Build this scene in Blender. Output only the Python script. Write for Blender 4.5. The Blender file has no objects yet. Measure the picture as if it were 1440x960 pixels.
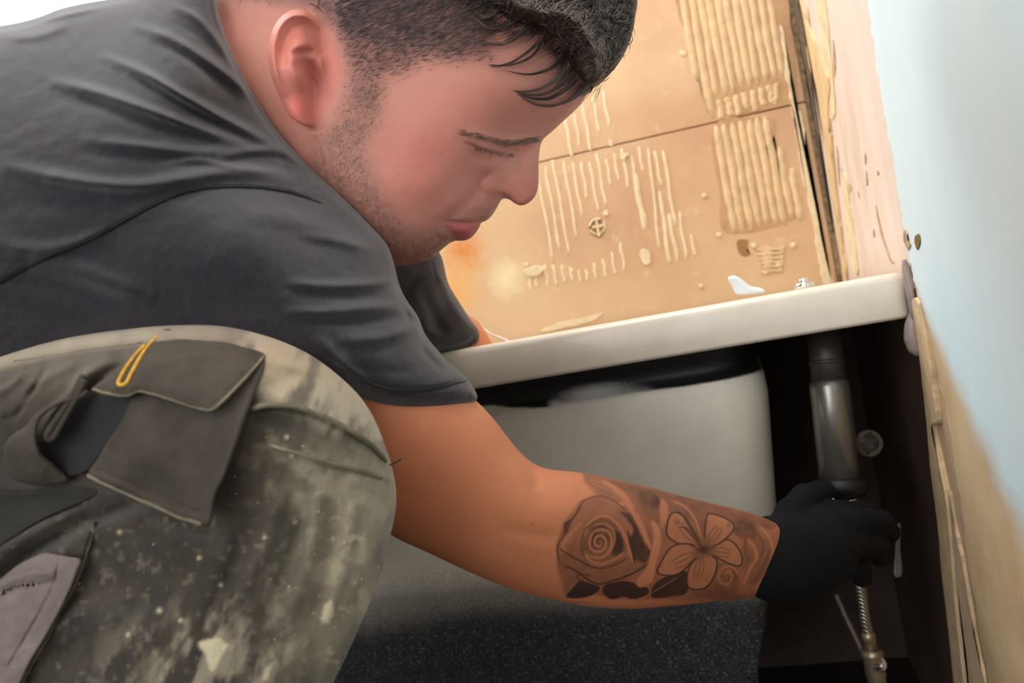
import bpy, bmesh, math, random
import numpy as np
from mathutils import Vector, Matrix

# ------------------------------------------------------------------ camera
FPX = 1250.0                      # focal length in pixels of the 1440x960 frame
ROLL = math.radians(10.0)
CAM = np.array([0.0, 0.0, 0.56])
YAW = math.radians(14.5)          # the camera looks a little left of square to the back wall
def turn(v): return np.array([v[0] * math.cos(YAW) - v[1] * math.sin(YAW), v[0] * math.sin(YAW) + v[1] * math.cos(YAW), v[2]])
RV = turn([math.cos(ROLL), 0.0, -math.sin(ROLL)])       # image right in the world
UV = turn([math.sin(ROLL), 0.0, math.cos(ROLL)])        # image up in the world
FV = turn([0.0, 1.0, 0.0])                              # viewing direction
SC = bpy.context.scene
COL = SC.collection
cam_data = bpy.data.cameras.new('camera')
cam = bpy.data.objects.new('camera', cam_data)
COL.objects.link(cam)
cam_data.sensor_width = 36.0
cam_data.lens = FPX / 1440.0 * 36.0
cam_data.clip_start = 0.01
cam.matrix_world = Matrix(((RV[0], UV[0], -FV[0], CAM[0]), (RV[1], UV[1], -FV[1], CAM[1]),
                           (RV[2], UV[2], -FV[2], CAM[2]), (0, 0, 0, 1)))
cam_data.dof.use_dof = True
cam_data.dof.focus_distance = 0.62
cam_data.dof.aperture_fstop = 9.0
SC.camera = cam

# ------------------------------------------------------------------ world, lights, exposure
world = bpy.data.worlds.new('world')
SC.world = world
world.use_nodes = True
wbg = world.node_tree.nodes['Background']
wbg.inputs[0].default_value = (0.90, 0.95, 1.0, 1)
wbg.inputs[1].default_value = 1.25

def area(name, loc, target, sx, sy, watts, color):
    l = bpy.data.lights.new(name, 'AREA')
    l.shape = 'RECTANGLE'; l.size = sx; l.size_y = sy; l.energy = watts; l.color = color
    o = bpy.data.objects.new(name, l); COL.objects.link(o)
    o.location = loc
    o.rotation_euler = (Vector(target) - Vector(loc)).to_track_quat('-Z', 'Y').to_euler()
    return o
area('window_daylight', (-1.0, 1.12, 1.55), (-0.1, 0.4, 0.5), 0.8, 0.8, 14.5, (0.93, 0.97, 1.0))
area('ceiling_lamp_light', (-0.05, 0.55, 2.25), (-0.1, 0.75, 0.5), 0.7, 0.7, 12, (1.0, 0.965, 0.92))
area('front_fill_light', (-0.75, -1.5, 1.15), (0.0, 0.9, 0.45), 1.0, 1.7, 15, (1.0, 0.98, 0.96))  # added soft fill from behind the camera; there is no doorway
SC.view_settings.view_transform = 'Standard'
SC.view_settings.look = 'None'
SC.view_settings.exposure = 0.3
SC.view_settings.gamma = 1.0
SC.view_settings.use_curve_mapping = False

# ------------------------------------------------------------------ helpers: objects and materials
def tag(o, label=None, cat=None, group=None, kind=None):
    if label: o['label'] = label
    if cat: o['category'] = cat
    if group: o['group'] = group
    if kind: o['kind'] = kind
    return o

def empty(name, loc, parent=None):
    o = bpy.data.objects.new(name, None); COL.objects.link(o)
    o.empty_display_size = 0.05
    o.location = loc
    if parent: setpar(o, parent)
    return o

def setpar(o, p):
    o.parent = p
    o.matrix_parent_inverse = p_inv(p)

def p_inv(p):
    m = Matrix.Translation(p.location) if p.parent is None else p_world(p)
    return m.inverted()

def p_world(p):
    m = Matrix.Translation(p.location)
    return m if p.parent is None else (p_world(p.parent) @ p.matrix_parent_inverse @ m)

def mesh_obj(name, verts, faces, mat=None, parent=None, smooth=True, cols=None):
    me = bpy.data.meshes.new(name)
    verts = np.asarray(verts, dtype=np.float32)
    if isinstance(faces, tuple):                              # quads and the triangles that close refined borders
        me.vertices.add(len(verts)); me.vertices.foreach_set('co', verts.ravel())
        li = np.concatenate([f.ravel() for f in faces]).astype(np.int32); tt = np.concatenate([np.full(len(f), f.shape[1]) for f in faces]).astype(np.int32)
        me.loops.add(len(li)); me.loops.foreach_set('vertex_index', li)
        me.polygons.add(len(tt)); me.polygons.foreach_set('loop_start', (np.cumsum(tt) - tt).astype(np.int32)); me.polygons.foreach_set('loop_total', tt)
        me.update(calc_edges=True); me.validate()
    elif isinstance(faces, np.ndarray):
        k = faces.shape[1]
        me.vertices.add(len(verts)); me.vertices.foreach_set('co', verts.ravel())
        me.loops.add(faces.size); me.loops.foreach_set('vertex_index', faces.astype(np.int32).ravel())
        me.polygons.add(len(faces))
        me.polygons.foreach_set('loop_start', np.arange(len(faces), dtype=np.int32) * k)
        me.polygons.foreach_set('loop_total', np.full(len(faces), k, dtype=np.int32))
        me.update(calc_edges=True)
        me.validate()
    else:
        me.from_pydata([tuple(map(float, v)) for v in verts], [], faces)
    me.polygons.foreach_set('use_smooth', np.full(len(me.polygons), smooth, dtype=bool))
    if cols is not None:
        a = me.color_attributes.new('col', 'FLOAT_COLOR', 'POINT')
        c = np.ones((len(verts), 4), np.float32); c[:, :cols.shape[1]] = cols
        a.data.foreach_set('color', c.ravel())
    o = bpy.data.objects.new(name, me); COL.objects.link(o)
    if mat: me.materials.append(mat)
    if parent: setpar(o, parent)
    return o

def bm_obj(name, bm, mat=None, parent=None, smooth=True):
    me = bpy.data.meshes.new(name)
    bmesh.ops.recalc_face_normals(bm, faces=bm.faces)
    bm.to_mesh(me); bm.free()
    me.polygons.foreach_set('use_smooth', np.full(len(me.polygons), smooth, dtype=bool))
    o = bpy.data.objects.new(name, me); COL.objects.link(o)
    if mat: me.materials.append(mat)
    if parent: setpar(o, parent)
    return o

def lin(r, g, b):
    f = lambda c: (c / 12.92 if c <= 0.04045 else ((c + 0.055) / 1.055) ** 2.4)
    return tuple(f(v / 255.0) for v in (r, g, b))

class NT:
    """tiny node-tree builder"""
    def __init__(s, name):
        s.m = bpy.data.materials.new(name); s.m.use_nodes = True
        s.t = s.m.node_tree; s.b = s.t.nodes['Principled BSDF']
    def n(s, typ, **kw):
        nd = s.t.nodes.new(typ)
        for k, v in kw.items():
            if k.startswith('i_'): nd.inputs[k[2:].replace('_', ' ')].default_value = v
            else: setattr(nd, k, v)
        return nd
    def l(s, a, b): s.t.links.new(a, b)
    def noise(s, scale, detail=3.0, rough=0.55, vec=None, stretch=None, out='Fac'):
        nd = s.n('ShaderNodeTexNoise'); nd.inputs['Scale'].default_value = scale
        nd.inputs['Detail'].default_value = detail; nd.inputs['Roughness'].default_value = rough
        tc = s.n('ShaderNodeTexCoord'); v = tc.outputs['Object']
        if stretch:
            mp = s.n('ShaderNodeMapping'); mp.inputs['Scale'].default_value = stretch
            s.l(v, mp.inputs['Vector']); v = mp.outputs['Vector']
        s.l(vec or v, nd.inputs['Vector'])
        return nd.outputs[out]
    def ramp(s, fac, stops):
        r = s.n('ShaderNodeValToRGB'); e = r.color_ramp.elements
        while len(e) < len(stops): e.new(0.5)
        for k, (p, c) in enumerate(stops):
            e[k].position = p; e[k].color = (c[0], c[1], c[2], 1) if hasattr(c, '__len__') else (c, c, c, 1)
        s.l(fac, r.inputs['Fac']); return r.outputs['Color']
    def mix(s, fac, a, b, mode='MIX'):
        m = s.n('ShaderNodeMix', data_type='RGBA', blend_type=mode)
        for sock, v in ((m.inputs[0], fac), (m.inputs[6], a), (m.inputs[7], b)):
            if isinstance(v, (int, float)): sock.default_value = v
            elif isinstance(v, tuple): sock.default_value = (*v[:3], 1)
            else: s.l(v, sock)
        return m.outputs[2]
    def attr(s, name='col'):
        return s.n('ShaderNodeAttribute', attribute_name=name).outputs['Color']
    def base(s, v):
        if isinstance(v, tuple): s.b.inputs['Base Color'].default_value = (*v[:3], 1)
        else: s.l(v, s.b.inputs['Base Color'])
    def p(s, **kw):
        for k, v in kw.items(): s.b.inputs[k.replace('_', ' ')].default_value = v
        return s
    def bump(s, h, strength=0.3, dist=0.001, prev=None):
        b = s.n('ShaderNodeBump'); b.inputs['Strength'].default_value = strength; b.inputs['Distance'].default_value = dist
        s.l(h, b.inputs['Height'])
        if prev is not None: s.l(prev, b.inputs['Normal'])
        s.l(b.outputs['Normal'], s.b.inputs['Normal']); return b.outputs['Normal']

def simple_mat(name, color, rough=0.6, metal=0.0, nscale=60, namp=0.15, bump=0.0, bscale=300, spec=0.5, bdist=0.0005):
    t = NT(name)
    n = t.noise(nscale)
    lo = tuple(c * (1 - namp) for c in color); hi = tuple(min(1, c * (1 + namp)) for c in color)
    t.base(t.ramp(n, [(0.3, lo), (0.7, hi)]))
    t.p(Roughness=rough, Metallic=metal); t.b.inputs['Specular IOR Level'].default_value = spec
    if bump: t.bump(t.noise(bscale, 4), bump, bdist)
    return t.m

# ------------------------------------------------------------------ helpers: camera-frustum sculpting (all results are world-space solids)
def W(px, py, d):
    px = np.asarray(px, float); py = np.asarray(py, float); d = np.asarray(d, float)
    return CAM + d[..., None] * (((px - 720) / FPX)[..., None] * RV - ((py - 480) / FPX)[..., None] * UV + FV)
def Wv(px, py, d): return Vector(W(px, py, d))

def catmull(P, n=4, closed=True):
    P = np.asarray(P, float)
    if closed: A = np.vstack([P[-1], P, P[0], P[1]])
    else: A = np.vstack([2 * P[0] - P[1], P, 2 * P[-1] - P[-2]])
    out = []
    for i in range(1, len(A) - 2):
        p0, p1, p2, p3 = A[i - 1], A[i], A[i + 1], A[i + 2]
        for t in np.arange(n) / n:
            out.append(0.5 * ((2 * p1) + (-p0 + p2) * t + (2 * p0 - 5 * p1 + 4 * p2 - p3) * t * t + (-p0 + 3 * p1 - 3 * p2 + p3) * t ** 3))
    if not closed: out.append(P[-1])
    return np.array(out)

def polysd(P, X, Y):
    d2 = np.full(X.shape, 1e12); ins = np.zeros(X.shape, bool)
    for (x0, y0), (x1, y1) in zip(P, np.roll(P, -1, axis=0)):
        ex, ey = x1 - x0, y1 - y0; L = ex * ex + ey * ey + 1e-12
        t = np.clip(((X - x0) * ex + (Y - y0) * ey) / L, 0, 1)
        d2 = np.minimum(d2, (X - x0 - t * ex) ** 2 + (Y - y0 - t * ey) ** 2)
        if y0 != y1:
            c = ((y0 > Y) != (y1 > Y)) & (X < (x1 - x0) * (Y - y0) / (y1 - y0) + x0)
            ins ^= c
    return np.where(ins, 1, -1) * np.sqrt(d2)

def pldist(P, X, Y):
    """distance, signed side and parameter 0..1 along an open polyline"""
    P = np.asarray(P, float); L = np.hypot(*np.diff(P, axis=0).T); tot = L.sum(); acc = 0
    best = np.full(X.shape, 1e12); tt = np.zeros(X.shape); sg = np.ones(X.shape)
    for i in range(len(P) - 1):
        (x0, y0), (x1, y1) = P[i], P[i + 1]; ex, ey = x1 - x0, y1 - y0
        t = np.clip(((X - x0) * ex + (Y - y0) * ey) / (L[i] ** 2 + 1e-12), 0, 1)
        dx, dy = X - x0 - t * ex, Y - y0 - t * ey; d = dx * dx + dy * dy
        m = d < best; best = np.where(m, d, best); tt = np.where(m, (acc + t * L[i]) / tot, tt)
        sg = np.where(m, np.sign(ex * dy - ey * dx + 1e-9), sg); acc += L[i]
    return np.sqrt(best), sg, tt

def hash2(i, j, seed):
    i = i.astype(np.int64); j = j.astype(np.int64)
    h = (i * 374761393 + j * 668265263 + seed * 1442695041) & 0xFFFFFFFF
    h = ((h ^ (h >> 13)) * 1274126177) & 0xFFFFFFFF
    return ((h ^ (h >> 16)) & 0xFFFF) / 65535.0
def vnoise(x, y, s, seed=0):
    x = np.asarray(x, float) / s; y = np.asarray(y, float) / s
    i = np.floor(x); j = np.floor(y); u = x - i; v = y - j
    u = u * u * (3 - 2 * u); v = v * v * (3 - 2 * v)
    a = hash2(i, j, seed); b = hash2(i + 1, j, seed); c = hash2(i, j + 1, seed); e = hash2(i + 1, j + 1, seed)
    return (a * (1 - u) + b * u) * (1 - v) + (c * (1 - u) + e * u) * v
def fbm(x, y, s, seed=0, o=4):
    r = 0; a = 0.5; t = 0
    for k in range(o):
        r = r + a * vnoise(x, y, s / 2 ** k, seed + k * 17); t += a; a *= 0.55
    return r / t
def sstep(a, b, x):
    t = np.clip((x - a) / (b - a), 0, 1); return t * t * (3 - 2 * t)

class Relief:
    """adds ridges, grooves, steps and bumps to a 2D field"""
    def __init__(s, X, Y): s.X, s.Y, s.V = X, Y, np.zeros(np.broadcast(X, Y).shape)
    def _sel(s, pts, m):
        p = np.asarray(pts, float)
        return (s.X > p[:, 0].min() - m) & (s.X < p[:, 0].max() + m) & (s.Y > p[:, 1].min() - m) & (s.Y < p[:, 1].max() + m)
    def line(s, pts, w, a, taper=0.25, smooth=True):
        k = s._sel(pts, 4 * w)
        if not k.any(): return s
        P = catmull(pts, 5, False) if smooth and len(pts) > 2 else np.asarray(pts, float)
        d, sg, t = pldist(P, s.X[k], s.Y[k])
        f = a * np.exp(-(d / w) ** 2)
        if taper: f = f * np.clip(np.minimum(t, 1 - t) / taper, 0.0, 1) ** 0.7
        s.V[k] += f; return s
    def step(s, pts, w, a, sharp=2.0, taper=0.12):
        """raised on the right-hand (positive) side, falls off over w"""
        k = s._sel(pts, 4 * w)
        if not k.any(): return s
        P = catmull(pts, 5, False) if len(pts) > 2 else np.asarray(pts, float)
        d, sg, t = pldist(P, s.X[k], s.Y[k]); sd = d * sg
        f = a * np.exp(-np.clip(sd, 0, None) / w) * sstep(-sharp, sharp, sd)
        if taper: f = f * np.clip(np.minimum(t, 1 - t) / taper, 0, 1)
        s.V[k] += f; return s
    def blob(s, x, y, rx, ry, a, rot=0, p=2):
        c, n = math.cos(math.radians(rot)), math.sin(math.radians(rot))
        u = ((s.X - x) * c + (s.Y - y) * n) / rx; v = (-(s.X - x) * n + (s.Y - y) * c) / ry
        s.V += a * np.exp(-(u * u + v * v) ** (p / 2)); return s

def blur(A, r):
    for ax in (0, 1):
        for _ in range(2):
            pad = [(0, 0), (0, 0)]; pad[ax] = (r + 1, r)
            c = np.cumsum(np.pad(A, pad, mode='edge'), axis=ax)
            A = (np.take(c, np.arange(2 * r + 1, c.shape[ax]), axis=ax) - np.take(c, np.arange(0, c.shape[ax] - 2 * r - 1), axis=ax)) / (2 * r + 1)
    return A

def poisson(mask, h):
    ms = [mask]
    while min(ms[-1].shape) > 10:
        m = ms[-1]; m = m[:m.shape[0] // 2 * 2, :m.shape[1] // 2 * 2]
        ms.append((m[::2, ::2].astype(int) + m[1::2, ::2] + m[::2, 1::2] + m[1::2, 1::2]) >= 2)
    u = np.zeros(ms[-1].shape)
    for lv in range(len(ms) - 1, -1, -1):
        m = ms[lv]; hh = h * 2 ** lv
        if u.shape != m.shape:
            b = np.repeat(np.repeat(u, 2, 0), 2, 1); u = np.zeros(m.shape)
            u[:b.shape[0], :b.shape[1]] = b[:m.shape[0], :m.shape[1]]
        u = u * m
        for _ in range(70):
            p = np.pad(u, 1)
            u = (p[:-2, 1:-1] + p[2:, 1:-1] + p[1:-1, :-2] + p[1:-1, 2:] + 2 * hh * hh) * 0.25 * m
    return u

def tps(pts, X, Y, reg=1e-3):
    pts = np.asarray(pts, float)
    if len(pts) == 1: return np.full(X.shape, pts[0, 2])
    c = pts[:, :2].mean(0); sc = max(pts[:, :2].std(), 1.0)
    x = (pts[:, :2] - c) / sc
    if len(pts) == 2:
        e = pts[1, :2] - pts[0, :2]
        t = ((X - pts[0, 0]) * e[0] + (Y - pts[0, 1]) * e[1]) / (e @ e)
        return pts[0, 2] + (pts[1, 2] - pts[0, 2]) * np.clip(t, -0.5, 1.5)
    ker = lambda r2: 0.5 * r2 * np.log(r2 + 1e-9)
    r2 = ((x[:, None] - x[None]) ** 2).sum(-1)
    n = len(pts); A = np.zeros((n + 3, n + 3)); A[:n, :n] = ker(r2) + reg * np.eye(n)
    Q = np.c_[np.ones(n), x]; A[:n, n:] = Q; A[n:, :n] = Q.T
    sol = np.linalg.lstsq(A, np.r_[pts[:, 2], 0, 0, 0], rcond=None)[0]
    U = (X - c[0]) / sc; V = (Y - c[1]) / sc
    out = sol[n] + sol[n + 1] * U + sol[n + 2] * V
    for i in range(n): out = out + sol[i] * ker((U - x[i, 0]) ** 2 + (V - x[i, 1]) ** 2)
    return out

def bil(A, gx, gy):
    gx = np.clip(gx, 0, A.shape[1] - 1.001); gy = np.clip(gy, 0, A.shape[0] - 1.001)
    i = gx.astype(np.int32); j = gy.astype(np.int32); u = gx - i; v = gy - j
    return (A[j, i] * (1 - u) + A[j, i + 1] * u) * (1 - v) + (A[j + 1, i] * (1 - u) + A[j + 1, i + 1] * u) * v

class Lens:
    """a rounded solid: outline, middle depth, half-thickness field and relief on its near side"""
    def __init__(s, poly, mid, hs=None, step=2.0, relief=None, smooth=4, pad=40, half=None, near=None, edge=6.0, clampr=(0.3, 2.6), scale=1.0):
        P = catmull(poly, smooth) if smooth else np.asarray(poly, float)
        s.P = P; s.st = step
        s.x0, s.y0 = P.min(0) - pad; x1, y1 = P.max(0) + pad
        gx = np.arange(s.x0, x1, step); gy = np.arange(s.y0, y1, step)
        X, Y = np.meshgrid(gx, gy); s.X, s.Y = X, Y
        sd = polysd(P, X, Y); s.sd = sd
        mid = mid(X, Y) if callable(mid) else tps(mid, X, Y)
        if half is not None:                                   # thin patch of given half-thickness
            h = half * np.sqrt(np.clip(1 - (1 - np.clip(sd / edge, 0, 1)) ** 2, 0, 1)); G = np.where(sd > 0, h * h, -(half / edge * sd * -1) ** 2 - 1e-9)
            s.M, s.G = mid, G; s.h0 = h
        else:
            g0 = poisson(sd > 0, step)
            w = (sd > 3).astype(float) * (sd < 16)
            q = np.where(w > 0, g0 / np.maximum(sd, 3), 0)
            q = blur(q * w, 6) / np.maximum(blur(w, 6), 1e-4)
            q = np.clip(q, 2.0, 400)
            b = sstep(3, 10, sd)
            g = np.where(sd > 0, q * sd * (1 - b) + g0 * b, q * sd)
            ratio = scale
            if hs:
                hs = np.asarray(hs, float)
                gh = bil(g, (hs[:, 0] - s.x0) / step, (hs[:, 1] - s.y0) / step)
                mh = bil(mid, (hs[:, 0] - s.x0) / step, (hs[:, 1] - s.y0) / step)
                lr = np.log(hs[:, 2] / (np.sqrt(np.maximum(gh, 4)) * mh / FPX))
                R = tps(np.c_[hs[:, :2], lr], X, Y, 0.02)
                ratio = np.exp(np.clip(R, math.log(clampr[0]), math.log(clampr[1])))
            G = g * (mid / FPX) ** 2 * ratio ** 2
            h = np.sqrt(np.maximum(G, 0)); s.h0 = h
            s.M, s.G = mid, G
        if relief is not None:
            rl = Relief(X, Y); relief(rl)
            dsp = rl.V * np.clip(sd / 8, 0, 1)
            dsp = np.maximum(dsp, -1.6 * h)
            s.M = s.M - dsp / 2
            s.G = np.where(sd > 0, (h + dsp / 2) ** 2, s.G)
        s.near = s.M - np.sqrt(np.maximum(s.G, 0))
        s.Gy, s.Gx = np.gradient(s.G, step); s.My, s.Mx = np.gradient(s.M, step)
        k = sd > -step
        s.box = (P[:, 0].min() - 3, P[:, 0].max() + 3, P[:, 1].min() - 3, P[:, 1].max() + 3,
                 s.near[k].min() - .003, (s.M + np.sqrt(np.maximum(s.G, 0)))[k].max() + .003)
    def at(s, A, px, py): return bil(A, (px - s.x0) / s.st, (py - s.y0) / s.st)
    def near_at(s, px, py): return s.at(s.near, np.asarray(px, float), np.asarray(py, float))
    def sd_at(s, px, py): return s.at(s.sd, np.asarray(px, float), np.asarray(py, float))
    def phi(s, px, py, d):
        M, G = s.at(s.M, px, py), s.at(s.G, px, py)
        k = FPX / np.maximum(d, .05)
        e = d - M
        Fv = e * e - G
        fx = (-2 * e * s.at(s.Mx, px, py) - s.at(s.Gx, px, py)) * k
        fy = (-2 * e * s.at(s.My, px, py) - s.at(s.Gy, px, py)) * k
        return Fv / (np.sqrt(fx * fx + fy * fy + 4 * e * e) + 1e-5)

class Cap:
    """tapered capsule between two (px, py, depth) joints, radii in metres"""
    def __init__(s, a, b, ra, rb):
        m = lambda p: np.array([(p[0] - 720) / FPX * p[2], (p[1] - 480) / FPX * p[2], p[2]])
        s.a, s.b, s.ra, s.rb = m(a), m(b), ra, rb
        bx = []
        for p, r in ((s.a, ra), (s.b, rb)):
            dz = max(p[2] - r, .08)
            for sx in (-1, 1):
                for sy in (-1, 1):
                    for dd in (dz, p[2] + r):
                        bx.append(((p[0] + sx * r) / dd * FPX + 720, (p[1] + sy * r) / dd * FPX + 480, dd))
        bx = np.array(bx); s.box = (bx[:, 0].min(), bx[:, 0].max(), bx[:, 1].min(), bx[:, 1].max(), bx[:, 2].min(), bx[:, 2].max())
    def phi(s, px, py, d):
        x = (px - 720) / FPX * d; y = (py - 480) / FPX * d
        e = s.b - s.a; L = e @ e
        t = np.clip(((x - s.a[0]) * e[0] + (y - s.a[1]) * e[1] + (d - s.a[2]) * e[2]) / L, 0, 1)
        return np.sqrt((x - s.a[0] - t * e[0]) ** 2 + (y - s.a[1] - t * e[1]) ** 2 + (d - s.a[2] - t * e[2]) ** 2) - (s.ra + t * (s.rb - s.ra))

def smin(a, b, k):
    h = np.clip(0.5 + 0.5 * (b - a) / k, 0, 1)
    return b * (1 - h) + a * h - k * h * (1 - h)

class Field:
    def __init__(s, pieces): s.p = pieces            # list of (piece, blend radius)
    def phi(s, px, py, d, box=None):
        r = None
        for pc, k in s.p:
            if box is not None:
                b = pc.box
                if b[0] - 30 > box[1] or b[1] + 30 < box[0] or b[2] - 30 > box[3] or b[3] + 30 < box[2] or b[4] - .03 > box[5] or b[5] + .03 < box[4]: continue
            f = pc.phi(px, py, d)
            r = f if r is None else smin(r, f, k)
        return r

def surfnet(field, step, lo=None, hi=None, project=2, B=36):
    """naive surface nets over the frustum lattice; returns (px,py,d) vertices and quads"""
    bx = np.array([pc.box for pc, k in field.p])
    lo_ = np.array([bx[:, 0].min(), bx[:, 2].min(), bx[:, 4].min()]) - 2.5 * np.array(step)
    hi_ = np.array([bx[:, 1].max(), bx[:, 3].max(), bx[:, 5].max()]) + 2.5 * np.array(step)
    if lo is not None: lo_ = np.maximum(lo_, lo)
    if hi is not None: hi_ = np.minimum(hi_, hi)
    step = np.array(step, float)
    N = np.ceil((hi_ - lo_) / step).astype(int) + 1
    ids, pos, ed = [], [], [[], [], []]
    off = np.array([(a, b, c) for a in (0, 1) for b in (0, 1) for c in (0, 1)])
    E = [(i, j) for i in range(8) for j in range(i + 1, 8) if np.abs(off[i] - off[j]).sum() == 1]
    key = lambda c: (c[:, 0].astype(np.int64) * (N[1] + 1) + c[:, 1]) * (N[2] + 1) + c[:, 2]
    for i0 in range(0, N[0], B):
        for j0 in range(0, N[1], B):
            for k0 in range(0, N[2], B):
                o = np.array([i0, j0, k0]); n = np.minimum(B, N - o) + 1
                b0 = lo_ + o * step; b1 = lo_ + (o + n) * step
                box = (b0[0], b1[0], b0[1], b1[1], b0[2], b1[2])
                px = (lo_[0] + (i0 + np.arange(n[0])) * step[0])[:, None, None]
                py = (lo_[1] + (j0 + np.arange(n[1])) * step[1])[None, :, None]
                d = (lo_[2] + (k0 + np.arange(n[2])) * step[2])[None, None, :]
                V = field.phi(px, py, d, box)
                if V is None: continue
                V = np.broadcast_to(V, tuple(n)); S = V < 0
                if S.all() or not S.any(): continue
                cn = sum(S[a:n[0] - 1 + a, b:n[1] - 1 + b, c:n[2] - 1 + c].astype(np.int8) for a, b, c in off)
                ci = np.argwhere((cn > 0) & (cn < 8))
                if not len(ci): continue
                cv = np.stack([V[ci[:, 0] + a, ci[:, 1] + b, ci[:, 2] + c] for a, b, c in off], 1)
                acc = np.zeros((len(ci), 3)); cnt = np.zeros(len(ci))
                for a, b in E:
                    m = (cv[:, a] < 0) != (cv[:, b] < 0)
                    t = np.where(m, cv[:, a] / np.where(m, cv[:, a] - cv[:, b], 1), 0)
                    acc += np.where(m[:, None], off[a] + t[:, None] * (off[b] - off[a]), 0); cnt += m
                ids.append(key(ci + o)); pos.append(ci + o + acc / cnt[:, None])
                for ax in range(3):
                    sl0 = [slice(0, n[0] - 1), slice(0, n[1] - 1), slice(0, n[2] - 1)]
                    sl1 = list(sl0); sl1[ax] = slice(1, n[ax])
                    a = S[tuple(sl0)]; e = np.argwhere(a != S[tuple(sl1)])
                    if len(e): ed[ax].append(np.c_[e + o, a[e[:, 0], e[:, 1], e[:, 2]]])
    ids = np.concatenate(ids); pos = np.concatenate(pos)
    od = np.argsort(ids); ids = ids[od]; pos = pos[od]
    quads = []
    for ax in range(3):
        if not ed[ax]: continue
        e = np.concatenate(ed[ax]); b, c = (ax + 1) % 3, (ax + 2) % 3
        ub = np.eye(3, dtype=int)[b]; uc = np.eye(3, dtype=int)[c]; n = e[:, :3]
        q = []; ok = np.ones(len(e), bool)
        for o in (0 * ub, ub, ub + uc, uc):
            cell = n - o; k = key(cell); p = np.searchsorted(ids, k); p = np.minimum(p, len(ids) - 1)
            ok &= (ids[p] == k) & (cell >= 0).all(1); q.append(p)
        q = np.stack(q, 1); fl = e[:, 3] == 1
        q[fl] = q[fl][:, ::-1]
        quads.append(q[ok])
    quads = np.concatenate(quads)[:, ::-1]
    v = lo_ + pos * step
    for it in range(project): v = project_pts(field, v, step)
    return v, quads

def project_pts(field, v, step):
    out = v.copy(); h = np.array([.6, .6, .0004])
    for c0 in range(0, len(v), 60000):
        p = v[c0:c0 + 60000]; f = lambda q: field.phi(q[:, 0], q[:, 1], q[:, 2])
        f0 = f(p); g = np.zeros_like(p)
        for a in range(3):
            dq = np.zeros(3); dq[a] = h[a]; g[:, a] = (f(p + dq) - f(p - dq)) / (2 * h[a])
        sc = np.stack([p[:, 2] / FPX, p[:, 2] / FPX, np.ones(len(p))], 1)   # metres per unit
        gm = g / sc; n2 = (gm ** 2).sum(1) + 1e-9
        dv = -(f0 / n2)[:, None] * gm / sc
        dv = np.clip(dv, -0.6 * step, 0.6 * step)
        out[c0:c0 + 60000] = p + dv
    return out

def solid(name, field, step, mat, parent=None, colfn=None, lo=None, hi=None, project=2, refine=None):
    v, q = surfnet(field, step, lo, hi, project)
    if refine is not None:                                   # split the quads inside a region once, twice ...
        tris = np.zeros((0, 3), int)
        for reg in refine:
            v, q, tr_ = subdivide(v, q, reg); tris = np.vstack([tris, tr_]); v = project_pts(field, v, np.array(step) * .5)
        q = (q, tris)
    cols = colfn(v) if colfn else None
    return mesh_obj(name, W(v[:, 0], v[:, 1], v[:, 2]), q, mat, parent, True, cols)

def subdivide(v, q, reg):
    """quad split of the faces touching a region; rim faces become fans of quads/tris stored as degenerate-free quads"""
    c = v[q].mean(1); sel = reg(c)
    qs = q[sel]; rest = q[~sel]
    e = np.sort(np.stack([qs, np.roll(qs, -1, 1)], 2).reshape(-1, 2), 1)
    ue, inv = np.unique(e, axis=0, return_inverse=True); inv = inv.reshape(-1, 4)
    n = len(v); vm = v[ue].mean(1); vc = v[qs].mean(1)
    em = n + inv; fc = n + len(ue) + np.arange(len(qs))
    new = [np.stack([qs[:, i], em[:, i], fc, em[:, (i + 3) % 4]], 1) for i in range(4)]
    # unrefined neighbours: a fan of triangles through the new edge points keeps the surface closed
    big = len(v) + 1
    ek = ue[:, 0].astype(np.int64) * big + ue[:, 1]; od = np.argsort(ek); ek = ek[od]
    re_ = np.sort(np.stack([rest, np.roll(rest, -1, 1)], 2), 2); rk = re_[..., 0].astype(np.int64) * big + re_[..., 1]
    p = np.minimum(np.searchsorted(ek, rk), len(ek) - 1); has = ek[p] == rk
    t = has.any(1); tris = []
    base = n + len(ue) + len(qs); rq = rest[t]; ci = base + np.arange(len(rq)); rm = n + od[p[t]]; rh = has[t]
    for i in range(4):
        a, b = rq[:, i], rq[:, (i + 1) % 4]; h = rh[:, i]
        tris += [np.stack([ci, a, b], 1)[~h], np.stack([ci, a, rm[:, i]], 1)[h], np.stack([ci, rm[:, i], b], 1)[h]]
    return np.vstack([v, vm, vc, v[rq].mean(1)]), np.vstack([rest[~t]] + new), np.concatenate(tris)

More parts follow.
